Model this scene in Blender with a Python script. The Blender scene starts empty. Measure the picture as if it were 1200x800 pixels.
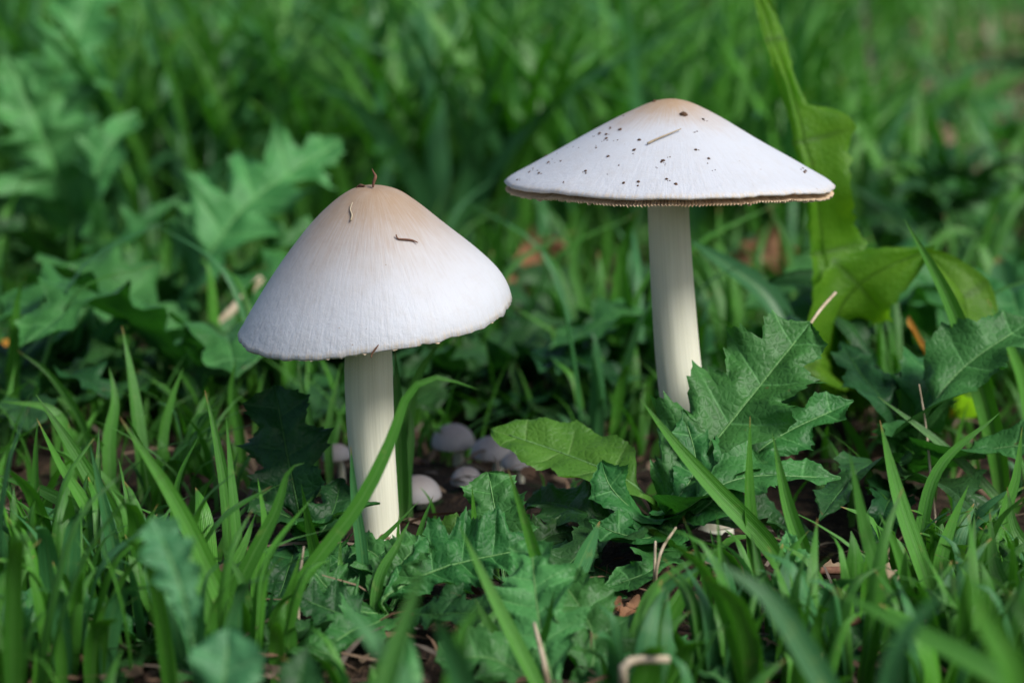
import bpy, math, random
import numpy as np
from mathutils import Vector, Matrix, noise
from mathutils.bvhtree import BVHTree

random.seed(7); rng = np.random.default_rng(7)
scene = bpy.context.scene
R_ = math.radians

# ------------------------------------------------------------------ camera
CAM_H = 0.195; PITCH = 10.8; FPX = 2400.0          # focal length in photo pixels (1200 px wide)
cam_d = bpy.data.cameras.new('camera'); cam = bpy.data.objects.new('camera', cam_d)
scene.collection.objects.link(cam); scene.camera = cam
cam.location = (0, 0, CAM_H); cam.rotation_euler = (R_(90 - PITCH), 0, 0)
cam_d.sensor_width = 36.0; cam_d.lens = 36.0 * FPX / 1200.0
cam_d.clip_start = 0.01; cam_d.clip_end = 2000
cam_d.dof.use_dof = True; cam_d.dof.focus_distance = 0.637; cam_d.dof.aperture_fstop = 9.0

# ------------------------------------------------------------------ sky, sun, exposure
SUN_EL, SUN_AZ = 46.0, 128.0          # azimuth clockwise from +Y (the viewing direction)
world = bpy.data.worlds.new('World'); scene.world = world; world.use_nodes = True
wn = world.node_tree; wn.nodes.clear()
sky = wn.nodes.new('ShaderNodeTexSky'); sky.sky_type = 'NISHITA'; sky.sun_disc = False
sky.sun_elevation = R_(SUN_EL); sky.sun_rotation = R_(SUN_AZ)
sky.air_density = 1.0; sky.dust_density = 2.5; sky.ozone_density = 1.0
bgn = wn.nodes.new('ShaderNodeBackground'); bgn.inputs[1].default_value = 0.065
wo = wn.nodes.new('ShaderNodeOutputWorld')
wn.links.new(sky.outputs[0], bgn.inputs[0]); wn.links.new(bgn.outputs[0], wo.inputs[0])
sun_d = bpy.data.lights.new('sun', 'SUN'); sun = bpy.data.objects.new('sun', sun_d)
scene.collection.objects.link(sun)
sun_d.energy = 2.3; sun_d.angle = R_(22); sun_d.color = (1.0, 0.98, 0.95)
sdir = Vector((math.sin(R_(SUN_AZ)) * math.cos(R_(SUN_EL)), math.cos(R_(SUN_AZ)) * math.cos(R_(SUN_EL)), math.sin(R_(SUN_EL))))
sun.rotation_euler = (-sdir).to_track_quat('-Z', 'Y').to_euler(); sun.location = sdir * 5
vs = scene.view_settings; vs.view_transform = 'Standard'; vs.look = 'None'
vs.exposure = 0.9; vs.gamma = 1.0; vs.use_curve_mapping = False
scene.cycles.use_denoising = True
scene.cycles.max_bounces = 8; scene.cycles.transmission_bounces = 6; scene.cycles.diffuse_bounces = 5

# ------------------------------------------------------------------ pixel helpers
cp, sp = math.cos(R_(PITCH)), math.sin(R_(PITCH))
FWD, UP, RIGHT = Vector((0, cp, -sp)), Vector((0, sp, cp)), Vector((1, 0, 0))
CAM = Vector((0, 0, CAM_H))
def P(x, y, d):                       # photo pixel at a depth along the view axis
    return CAM + (FWD + RIGHT * ((x - 600) / FPX) + UP * ((400 - y) / FPX)) * d
def ground_z(x, y):
    k = min(1.0, 3.0 / (1 + abs(y)))
    return k * (0.004 * math.sin(x * 23 + 1.3) * math.cos(y * 19 + .4) + 0.003 * math.sin(x * 51 + y * 37) + 0.012 * math.sin(y * 4.1 + x * 2.3 + .5) * (1 if y > .9 else max(0, (y - .7) / .2)))
def G(x, y, dz=0.0):                  # photo pixel dropped on the ground
    d = FWD + RIGHT * ((x - 600) / FPX) + UP * ((400 - y) / FPX)
    t = -CAM_H / d.z; p = CAM + d * t
    p.z = ground_z(p.x, p.y) + dz
    return p
def proj(p):
    v = Vector(p) - CAM; d = v.dot(FWD)
    return 600 + FPX * v.x / d, 400 - FPX * v.dot(UP) / d, d
def camvec(v): return (RIGHT * v[0] + UP * v[1] - FWD * v[2]).normalized()

# ------------------------------------------------------------------ objects
col = scene.collection
def tag(o, label=None, cat=None, group=None, kind=None):
    if label: o['label'] = label
    if cat: o['category'] = cat
    if group: o['group'] = group
    if kind: o['kind'] = kind
    return o
def empty(name, loc, label=None, cat=None, group=None):
    o = bpy.data.objects.new(name, None); o.empty_display_size = 0.01; o.location = loc
    col.objects.link(o); return tag(o, label, cat, group)
def mesh(name, V, F, mat, parent=None, attr=None, loc=None, smooth=True):
    me = bpy.data.meshes.new(name)
    me.from_pydata([tuple(v) for v in V], [], F); me.update()
    if smooth: me.polygons.foreach_set('use_smooth', [True] * len(me.polygons))
    if attr is not None:
        a = me.attributes.new('lf', 'FLOAT_VECTOR', 'POINT')
        a.data.foreach_set('vector', np.asarray(attr, dtype=np.float32).ravel())
    me.materials.append(mat)
    o = bpy.data.objects.new(name, me); col.objects.link(o)
    if parent: o.parent = parent
    if loc is not None: o.location = loc
    return o

# ------------------------------------------------------------------ materials
class NT:
    def __init__(s, name):
        s.m = bpy.data.materials.new(name); s.m.use_nodes = True; s.t = s.m.node_tree; s.t.nodes.clear()
    def n(s, kind, **kw):
        nd = s.t.nodes.new('ShaderNode' + kind)
        for k, v in kw.items(): setattr(nd, k, v)
        return nd
    def put(s, sock, v):
        if isinstance(v, bpy.types.NodeSocket): s.t.links.new(v, sock)
        elif v is not None:
            if hasattr(sock.default_value, '__len__') and len(sock.default_value) == 4 and len(v) == 3: v = (*v, 1)
            sock.default_value = v
    def math(s, op, a, b=None, c=None, clamp=False):
        nd = s.n('Math', operation=op); nd.use_clamp = clamp
        for i, v in enumerate((a, b, c)):
            if v is not None: s.put(nd.inputs[i], v)
        return nd.outputs[0]
    def mix(s, f, a, b, mode='MIX'):
        nd = s.n('Mix', data_type='RGBA', blend_type=mode)
        s.put(nd.inputs[0], f); s.put(nd.inputs[6], a); s.put(nd.inputs[7], b)
        return nd.outputs[2]
    def rng(s, v, a, b, c=0.0, d=1.0):
        nd = s.n('MapRange', interpolation_type='SMOOTHSTEP')
        for i, q in enumerate((v, a, b, c, d)): s.put(nd.inputs[i], q)
        return nd.outputs[0]
    def noise(s, vec, scale, detail=3, rough=.55):
        nd = s.n('TexNoise'); s.put(nd.inputs['Vector'], vec)
        nd.inputs['Scale'].default_value = scale; nd.inputs['Detail'].default_value = detail; nd.inputs['Roughness'].default_value = rough
        return nd.outputs['Fac']
    def attr(s):
        a = s.n('Attribute', attribute_name='lf'); x = s.n('SeparateXYZ'); s.t.links.new(a.outputs['Vector'], x.inputs[0])
        return a.outputs['Vector'], x.outputs[0], x.outputs[1], x.outputs[2]
    def obj(s): return s.n('TexCoord').outputs['Object']
    def orand(s): return s.n('ObjectInfo').outputs['Random']
    def bump(s, h, strength, dist, normal=None):
        b = s.n('Bump'); b.inputs['Strength'].default_value = strength; b.inputs['Distance'].default_value = dist
        s.put(b.inputs['Height'], h)
        if normal is not None: s.put(b.inputs['Normal'], normal)
        return b.outputs[0]
    def out(s, colr, rough=.5, normal=None, spec=.5, trans=None, tfac=0.3, sss=0, sssr=None, sheen=0):
        b = s.n('BsdfPrincipled'); s.put(b.inputs['Base Color'], colr); s.put(b.inputs['Roughness'], rough)
        b.inputs['Specular IOR Level'].default_value = spec
        if normal is not None: s.put(b.inputs['Normal'], normal)
        if sss:
            b.inputs['Subsurface Weight'].default_value = sss; b.inputs['Subsurface Radius'].default_value = sssr or (1, 1, 1); b.inputs['Subsurface Scale'].default_value = .004
        if sheen: b.inputs['Sheen Weight'].default_value = sheen
        o = s.n('OutputMaterial'); sh = b.outputs[0]
        if trans is not None:
            t = s.n('BsdfTranslucent'); s.put(t.inputs[0], trans)
            if normal is not None: s.put(t.inputs['Normal'], normal)
            mx = s.n('MixShader'); mx.inputs[0].default_value = tfac
            s.t.links.new(sh, mx.inputs[1]); s.t.links.new(t.outputs[0], mx.inputs[2]); sh = mx.outputs[0]
        s.t.links.new(sh, o.inputs[0]); return s.m

def mat_leaf(name, ca, cb, pale, tr, tfac=.16, rough=.48, veink=.6, spec=.26, bumpd=.0006):
    n = NT(name); vec, x, s, p = n.attr()
    fr = n.math('FRACT', p); d = n.math('ABSOLUTE', n.math('SUBTRACT', fr, .5))
    lat = n.math('MULTIPLY', n.rng(d, .0, .045, 1, 0), n.rng(x, .35, 1.0, .85, .15))
    mw = n.math('MULTIPLY_ADD', s, -.045, .062)
    mid = n.rng(n.math('DIVIDE', x, mw), .5, 1.1, 1, 0)
    vein = n.math('MAXIMUM', mid, lat)
    ob = n.obj()
    mott = n.noise(ob, 90, 4, .6); mott = n.rng(mott, .3, .7)
    c = n.mix(mott, ca, cb)
    c = n.mix(n.math('MULTIPLY', n.orand(), .35), c, n.mix(.5, c, (.10, .17, .03)))
    fine = n.n('TexVoronoi', feature='DISTANCE_TO_EDGE'); n.put(fine.inputs['Vector'], ob); fine.inputs['Scale'].default_value = 420
    ret = n.rng(fine.outputs['Distance'], 0, .12, 1, 0)
    c = n.mix(n.math('MULTIPLY', ret, .10), c, pale)
    c = n.mix(n.math('MULTIPLY', vein, veink), c, pale)
    spot = n.rng(n.noise(ob, 150, 2), .73, .77)
    c = n.mix(n.math('MULTIPLY', spot, .55), c, (.10, .06, .025))
    h = n.math('ADD', n.math('MULTIPLY', n.rng(fine.outputs['Distance'], 0, .3), .45), n.math('MULTIPLY', n.noise(ob, 260, 3), .9))
    h = n.math('SUBTRACT', h, n.math('MULTIPLY', vein, .7))
    nb = n.bump(h, .5, bumpd)
    rr = n.math('MULTIPLY_ADD', n.noise(ob, 200, 2), .25, rough - .1)
    tc = n.mix(n.math('MULTIPLY', vein, .45), tr, (tr[0] * .45, tr[1] * .4, tr[2] * .5))
    return n.out(c, rr, nb, spec, tc, tfac)

def mat_grass(name, ca, cb, tr, tfac=.3):
    n = NT(name); vec, u, s, r = n.attr()
    ob = n.obj()
    tone = n.math('ADD', n.math('MULTIPLY', r, .65), n.math('MULTIPLY', n.orand(), .35))
    c = n.mix(n.math('ADD', tone, 0), ca, cb)
    stri = n.math('SINE', n.math('MULTIPLY', u, 34.0))
    stri2 = n.math('SINE', n.math('MULTIPLY_ADD', u, 13.0, 1.0))
    st = n.math('MULTIPLY_ADD', n.math('ADD', stri, stri2), .12, .5)
    c = n.mix(n.math('MULTIPLY', st, .45), c, (.085, .20, .045))
    keel = n.rng(n.math('ABSOLUTE', u), .03, .13, 1, 0)
    c = n.mix(n.math('MULTIPLY', keel, .4), c, (.12, .26, .07))
    c = n.mix(n.rng(s, .0, .22, .55, 0), c, (.16, .26, .09))
    dry = n.math('MULTIPLY', n.rng(s, .93, 1.0), n.rng(n.math('FRACT', n.math('MULTIPLY', r, 7.3)), .55, .7))
    c = n.mix(dry, c, (.34, .20, .07))
    c = n.mix(n.math('MULTIPLY', n.rng(n.noise(ob, 240, 2), .62, .74), .35), c, (.16, .24, .06))
    nb = n.bump(n.math('ADD', st, n.math('MULTIPLY', n.noise(ob, 300, 2), .5)), .6, .0004)
    return n.out(c, .42, nb, .36, tr, tfac)

M = {}
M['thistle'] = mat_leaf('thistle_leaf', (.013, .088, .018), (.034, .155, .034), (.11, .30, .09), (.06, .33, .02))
M['thistle_pale'] = mat_leaf('pale_thistle_leaf', (.034, .165, .038), (.070, .25, .070), (.16, .38, .12), (.08, .36, .035))  # paler green, with reflected sky brightness put into the leaf colour
M['thistle_dark'] = mat_leaf('dark_thistle_leaf', (.005, .038, .010), (.014, .075, .018), (.04, .14, .035), (.03, .17, .012), .14, veink=.4)  # dark green leaf, albedo lowered further to paint in deeper shade contrast
M['thistle_sheen'] = mat_leaf('sky_sheen_thistle_leaf', (.032, .150, .060), (.060, .21, .085), (.14, .32, .14), (.06, .30, .05))  # bluish tint is sky sheen painted into the leaf colour
M['sow'] = mat_leaf('sow_thistle_leaf', (.065, .19, .008), (.11, .26, .014), (.05, .11, .02), (.24, .54, .012), .5, veink=.7)
M['under'] = mat_leaf('leaf_underside', (.045, .16, .016), (.075, .21, .026), (.15, .29, .075), (.14, .40, .02), .32, veink=.7)
M['midrib'] = mat_leaf('leaf_midrib', (.10, .25, .07), (.15, .32, .11), (.2, .35, .15), (.12, .3, .05), .15)
M['midrib_dark'] = mat_leaf('dark_leaf_midrib', (.030, .12, .024), (.05, .16, .04), (.1, .2, .08), (.06, .2, .03), .15)
M['grass'] = mat_grass('grass', (.014, .090, .006), (.066, .26, .016), (.10, .42, .015), .18)
M['grass_bg'] = mat_grass('meadow_grass', (.008, .065, .005), (.085, .31, .026), (.10, .46, .014), .22)
M['grass_blue'] = mat_grass('bluish_grass', (.014, .095, .035), (.042, .19, .060), (.07, .32, .05), .16)
def mat_simple(name, ca, cb, scale, rough=.8, bs=.5, bd=.0008, spec=.3, trans=None):
    n = NT(name); ob = n.obj(); f = n.rng(n.noise(ob, scale, 5, .65), .3, .7)
    c = n.mix(f, ca, cb); c = n.mix(n.math('MULTIPLY', n.orand(), .4), c, n.mix(.6, c, (.02, .012, .008)))
    return n.out(c, rough, n.bump(n.noise(ob, scale * 2.5, 4), bs, bd), spec, trans, .3)
M['dry_leaf'] = mat_simple('dry_leaf', (.26, .115, .05), (.40, .22, .12), 60, trans=(.4, .18, .07))
M['orange_leaf'] = mat_simple('orange_leaf', (.55, .20, .015), (.62, .34, .05), 60, .6, trans=(.7, .3, .03))
M['tan_leaf'] = mat_simple('tan_leaf', (.34, .24, .15), (.50, .38, .26), 70, trans=(.45, .3, .18))
M['twig'] = mat_simple('twig', (.09, .035, .022), (.20, .10, .06), 180)
M['straw'] = mat_simple('straw', (.34, .27, .17), (.52, .44, .32), 150)
M['dirt'] = mat_simple('dirt_crumb', (.055, .028, .015), (.13, .07, .04), 500, 1.0)

def mat_ground():
    n = NT('soil'); ob = n.obj()
    a = n.rng(n.noise(ob, 14, 6, .65), .35, .7); b = n.noise(ob, 160, 5, .7)
    c = n.mix(a, (.018, .011, .007), (.055, .034, .020)); c = n.mix(n.rng(b, .52, .72), c, (.11, .07, .04))
    c = n.mix(n.rng(n.noise(ob, 60, 3), .60, .68, 0, .8), c, (.020, .055, .012))
    y = n.n('SeparateXYZ'); n.t.links.new(ob, y.inputs[0])
    c = n.mix(n.rng(y.outputs[1], 7, 14, 0, .85), c, n.mix(n.noise(ob, 6, 4), (.02, .07, .01), (.05, .14, .02)))
    return n.out(c, .95, n.bump(n.math('ADD', b, n.noise(ob, 500, 3)), .9, .004), .2)
M['soil'] = mat_ground()
def mat_litter():
    n = NT('leaf_litter'); vec, u, s, r = n.attr(); ob = n.obj()
    cr = n.n('ValToRGB'); n.put(cr.inputs[0], r); e = cr.color_ramp
    for p_, c_ in ((0.0, (.03, .016, .01)), (.35, (.10, .05, .03)), (.6, (.19, .11, .065)), (.8, (.26, .19, .12)), (1.0, (.16, .145, .12))):
        el = e.elements[0] if p_ == 0 else e.elements[-1] if p_ == 1 else e.elements.new(p_); el.color = (*c_, 1)
    c = n.mix(n.noise(ob, 300, 3), cr.outputs[0], (.05, .03, .02))
    return n.out(c, .85, n.bump(n.noise(ob, 600, 3), .5, .0006), .25)
M['litter'] = mat_litter()

def mat_cap(name, tan, tan_r0, tan_r1, white=(.48, .50, .54)):
    n = NT(name); vec, x, y, r = n.attr()      # x,y = unit angle, r = 0 apex .. 1 rim
    cv = n.n('CombineXYZ'); n.put(cv.inputs[0], n.math('MULTIPLY', x, 22.0)); n.put(cv.inputs[1], n.math('MULTIPLY', y, 22.0)); n.put(cv.inputs[2], n.math('MULTIPLY', r, 5.0))
    stre = n.noise(cv.outputs[0], 1.6, 5, .62)
    cv2 = n.n('CombineXYZ'); n.put(cv2.inputs[0], n.math('MULTIPLY', x, 60.0)); n.put(cv2.inputs[1], n.math('MULTIPLY', y, 60.0)); n.put(cv2.inputs[2], n.math('MULTIPLY', r, 9.0))
    fine = n.noise(cv2.outputs[0], 1.3, 3, .6)
    ob = n.obj(); blot = n.noise(ob, 55, 4, .6)
    rr = n.math('ADD', r, n.math('MULTIPLY_ADD', blot, .26, -.13)); rr = n.math('ADD', rr, n.math('MULTIPLY_ADD', stre, .30, -.15))
    c = n.mix(n.rng(rr, tan_r0, tan_r1, 1, 0), white, tan)
    c = n.mix(n.rng(rr, 0.0, tan_r0 + .05, .45, 0), c, (tan[0] * .78, tan[1] * .66, tan[2] * .5))
    c = n.mix(n.rng(stre, .42, .72, 0, .14), c, (.40, .37, .35))
    c = n.mix(n.rng(fine, .5, .8, 0, .14), c, (.38, .36, .35))
    c = n.mix(n.rng(n.noise(ob, 160, 5, .7), .45, .75, 0, .18), c, (.38, .345, .31))
    c = n.mix(n.math('MULTIPLY', n.rng(r, .955, .995), n.rng(fine, .42, .62, .1, .75)), c, (.50, .43, .34))
    c = n.mix(n.rng(n.noise(ob, 420, 2), .755, .78, 0, .7), c, (.22, .15, .10))
    rim = n.rng(r, .55, .97)
    h = n.math('ADD', n.math('MULTIPLY', stre, n.math('MULTIPLY_ADD', rim, .9, .5)), n.math('MULTIPLY', fine, .35))
    h = n.math('ADD', h, n.math('MULTIPLY', n.noise(ob, 420, 4, .65), n.math('MULTIPLY_ADD', rim, 1.2, .5)))
    return n.out(c, .55, n.bump(h, .28, .0007), .3, sss=.25, sssr=(1, .8, .65))
M['cap_a'] = mat_cap('bell_cap_skin', (.29, .205, .135), .10, .86)
M['cap_b'] = mat_cap('wide_cap_skin', (.34, .225, .125), .03, .5, (.48, .50, .54))
M['cap_c'] = mat_cap('small_cap_skin', (.27, .23, .215), .1, .9, (.36, .34, .345))
def mat_stem():
    n = NT('stem_flesh'); vec, x, y, s = n.attr()
    cv = n.n('CombineXYZ'); n.put(cv.inputs[0], n.math('MULTIPLY', x, 9.0)); n.put(cv.inputs[1], n.math('MULTIPLY', y, 9.0)); n.put(cv.inputs[2], n.math('MULTIPLY', s, 2.5))
    f = n.noise(cv.outputs[0], 1.5, 4, .6); ob = n.obj()
    c = n.mix(n.rng(f, .35, .7), (.68, .67, .54), (.61, .60, .47))
    c = n.mix(n.rng(n.noise(ob, 120, 4), .6, .75, 0, .3), c, (.60, .55, .45))
    c = n.mix(n.math('MULTIPLY', n.rng(s, .14, .0, 0, .6), n.rng(n.noise(ob, 260, 3), .45, .6)), c, (.20, .13, .08))
    return n.out(c, .6, n.bump(f, .22, .0006), .3, sss=.25, sssr=(1, .85, .6))
M['stem'] = mat_stem()
def mat_gill():
    n = NT('gill_flesh'); vec, x, y, s = n.attr(); ob = n.obj()
    c = n.mix(s, (.60, .45, .29), (.84, .74, .58)); c = n.mix(n.rng(n.noise(ob, 350, 3), .5, .65, 0, .5), c, (.36, .24, .15))
    return n.out(c, .8, None, .2)
M['gill'] = mat_gill()

# ------------------------------------------------------------------ splines, blades, leaves
def spline(pts, n):
    pts = [Vector(p) for p in pts]
    if len(pts) == 2: return [pts[0].lerp(pts[1], i / (n - 1)) for i in range(n)]
    ext = [pts[0] * 2 - pts[1]] + pts + [pts[-1] * 2 - pts[-2]]
    m = len(pts) - 1; out = []
    L = [0]
    for a, b in zip(pts, pts[1:]): L.append(L[-1] + (b - a).length)
    for i in range(n):
        t = i / (n - 1) * L[-1]; k = 0
        while k < m - 1 and t > L[k + 1]: k += 1
        f = (t - L[k]) / max(1e-9, L[k + 1] - L[k]); p0, p1, p2, p3 = ext[k:k + 4]
        out.append(.5 * ((2 * p1) + (p2 - p0) * f + (2 * p0 - 5 * p1 + 4 * p2 - p3) * f * f + (3 * p1 - p0 - 3 * p2 + p3) * f ** 3))
    return out
def frames(C, hint):
    n = len(C); out = []
    N = Vector(hint)
    for i in range(n):
        T = (C[min(n - 1, i + 1)] - C[max(0, i - 1)]).normalized()
        Q = (N - T * N.dot(T))
        Q = Q.normalized() if Q.length > 1e-6 else T.orthogonal().normalized()
        N = Q.lerp(Vector(hint), .25) if i < n - 1 else Q
        out.append((T, Q, T.cross(Q).normalized()))
    return out
def blade_geo(pts, w, hint, fold=.5, twist=0.0, r=None, n=16, taper=.55, org=None):
    C = spline(pts, n); Fm = frames(C, hint); r = random.random() if r is None else r
    V, A, F = [], [], []; org = org or Vector((0, 0, 0)); U = (-1, -.5, 0, .5, 1)
    for i in range(n):
        s = i / (n - 1); T, N, B = Fm[i]
        if twist: q = Matrix.Rotation(twist * s, 3, T); N, B = q @ N, q @ B
        hw = w * (.62 + .38 * min(1, s / .3)) * (1 if s < 1 - taper else max(.02, (1 - ((s - 1 + taper) / taper) ** 1.7)))
        for u in U:
            f = abs(u); zz = hw * (fold * (1 - s * .4)) * f
            V.append(C[i] - org + B * (hw * u * (1 - .25 * fold)) + N * zz); A.append((u, s, r))
    for i in range(n - 1):
        for k in range(4):
            a = i * 5 + k; F.append((a, a + 1, a + 6, a + 5))
    return V, F, A
def leaf_geo(pts, W, hint, nl=6, ld=.5, teeth=1.0, fold=.25, wave=.25, puck=.17, shear=.35, seed=0, org=None, petiole=.12, peak=.5, spl=16, full=.0, prof=None):
    rd = random.Random(seed); n = nl * spl + 1
    C = spline(pts, n); Fm = frames(C, hint); org = org or Vector((0, 0, 0))
    UU = (0, .035, .09, .22, .4, .6, .8, .92, 1.0); K = len(UU)
    jit = [[rd.uniform(.8, 1.15) for _ in range(nl + 2)] for _ in range(2)]
    ph = [rd.choice((0, .0625, .125, .25)), rd.choice((0, .0625, .125, .25))]; wph = [rd.uniform(0, 6.28) for _ in range(2)]
    V, A, F = [], [], []
    idx = {}
    for i in range(n):
        s = i / (n - 1); T, N, B = Fm[i]
        if s < peak:
            a = max(0, (s - petiole) / (peak - petiole)); env = .075 + .925 * (a * a * (3 - 2 * a)) ** .6 * (1 if a > 0 else 0)
        else:
            b = (s - peak) / (1 - peak); env = max(.0, 1 - b ** (2.2 + full)) ** .75
        for sd in (0, 1):
            p = s * nl + ph[sd]; f = p - math.floor(p); q = abs(f - .5) * 2; li = min(nl + 1, max(0, int(p)))
            lob = (1 - ld * q ** 1.5) * (1 + (jit[sd][li] - 1) * (1 - q))
            fj = f * 16; sp_ = .34 * max(0, 1 - abs(f - .5) * 11) + .22 * (max(0, 1 - abs(f - .25) * 15) + max(0, 1 - abs(f - .75) * 15)) + .09 * (max(0, 1 - abs(f - .125) * 16) + max(0, 1 - abs(f - .875) * 16) + max(0, 1 - abs(f - .375) * 16) + max(0, 1 - abs(f - .625) * 16))
            sp_ *= rd.uniform(.7, 1.2)
            hw = W * env * (lob + teeth * sp_ * (.35 + .65 * ld)) if env > .08 else W * env
            if prof: hw = W * float(np.interp(s, *zip(*prof[sd]))) * (1 + .8 * teeth * sp_)
            if i == n - 1: hw = 0.0003
            bend = .5 * (1 - env) * 0
            for k, u in enumerate(UU):
                if k == 0 and sd == 1: idx[i, 1, 0] = idx[i, 0, 0]; continue
                rel = puck * W * env * math.sin(math.pi * min(1, u * 1.05)) * (q ** .8 - .25) + puck * .35 * W * u * math.sin(7 * u + 11 * s + wph[sd])
                rel += wave * hw * u * u * math.sin(6.283 * p * .5 + wph[sd]) + wave * .6 * hw * u ** 3 * math.sin(6.283 * p * 1.5 + wph[1 - sd])
                rel += fold * hw * u
                off = B * ((1 if sd == 0 else -1) * hw * u * (1 - .15 * fold)) + T * (shear * hw * u) + N * rel
                idx[i, sd, k] = len(V); V.append(C[i] - org + off); A.append((u * hw / W, s, p))
    for i in range(n - 1):
        for k in range(K - 1):
            F.append((idx[i, 0, k], idx[i, 0, k + 1], idx[i + 1, 0, k + 1], idx[i + 1, 0, k]))
            F.append((idx[i, 1, k + 1], idx[i, 1, k], idx[i + 1, 1, k], idx[i + 1, 1, k + 1]))
    return V, F, A
def tube_geo(pts, radii, n=14, m=8, org=None):
    C = spline(pts, n); Fm = frames(C, Vector((.3, -.8, .5))); org = org or Vector((0, 0, 0)); V, A, F = [], [], []
    for i in range(n):
        s = i / (n - 1); k = s * (len(radii) - 1); a = min(len(radii) - 2, int(k)); rr = radii[a] + (radii[a + 1] - radii[a]) * (k - a)
        for j in range(m):
            t = 2 * math.pi * j / m; V.append(C[i] - org + (Fm[i][1] * math.cos(t) + Fm[i][2] * math.sin(t)) * rr); A.append((math.cos(t), math.sin(t), s))
    for i in range(n - 1):
        for j in range(m):
            b = (j + 1) % m; F.append((i * m + j, i * m + b, (i + 1) * m + b, (i + 1) * m + j))
    F.append(tuple(reversed(range(m)))); F.append(tuple((n - 1) * m + j for j in range(m)))
    return V, F, A

# ------------------------------------------------------------------ ground
def graded(a, b, core0, core1, step):
    c = list(np.arange(core0, core1 + 1e-6, step)); o = []
    s, x = step, core0
    while x > a: s *= 1.35; x -= s; o.append(x)
    lo = o[::-1]; o = []; s, x = step, core1
    while x < b: s *= 1.35; x += s; o.append(x)
    return lo + c + o
gx = graded(-300, 300, -.8, .8, .014); gy = graded(-60, 600, .3, 1.7, .014)
V = [(x, y, ground_z(x, y) + .003 * noise.noise(Vector((x * 60, y * 60, 0)))) for y in gy for x in gx]
nx = len(gx)
F = [(j * nx + i, j * nx + i + 1, (j + 1) * nx + i + 1, (j + 1) * nx + i) for j in range(len(gy) - 1) for i in range(nx - 1)]
tag(mesh('ground', V, F, M['soil']), 'dark soil ground under the grass and leaf litter', 'ground', kind='structure')

# litter: small flakes and straw bits, nobody could count them
V, F, A = [], [], []
for i in range(7000):
    y = .50 + 2.1 * random.random() ** 1.6; x = random.uniform(-1, 1) * (.14 + .30 * y)
    c = Vector((x, y, ground_z(x, y) + random.uniform(.001, .007))); a = random.uniform(0, 6.28); r = random.random()
    tilt = Matrix.Rotation(random.gauss(0, .45), 3, 'X') @ Matrix.Rotation(random.gauss(0, .35), 3, 'Y')
    if random.random() < .45: L, w = random.uniform(.008, .04), random.uniform(.0004, .0011); r = .55 + .45 * r
    else: k_ = min(1.3, .35 + y * .6); L, w = k_ * random.uniform(.003, .011), k_ * random.uniform(.0015, .004)
    if i > 6100:
        y = random.uniform(1.5, 5.5); x = y * random.uniform(.16, .42); c = Vector((x, y, ground_z(x, y) + random.uniform(.005, .03)))
        L, w = random.uniform(.03, .09), random.uniform(.008, .025); r = random.uniform(.4, .95)
    b = len(V)
    for s in (-1, -.3, .35, 1):
        for u in (-1, 1):
            ww = w * (1 if abs(s) < .9 else .5) * random.uniform(.7, 1.2)
            q = tilt @ Vector((s * L / 2, u * ww, .12 * L * (1 - s * s) + random.uniform(-.1, .1) * w))
            q.rotate(Matrix.Rotation(a, 3, 'Z')); V.append(c + q); A.append((u, s, r))
    F += [(b + k, b + k + 1, b + k + 3, b + k + 2) for k in (0, 2, 4)]
tag(mesh('leaf_litter', V, F, M['litter'], attr=A), 'crumbled brown leaf litter and straw bits on the soil', 'litter', kind='stuff')

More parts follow.
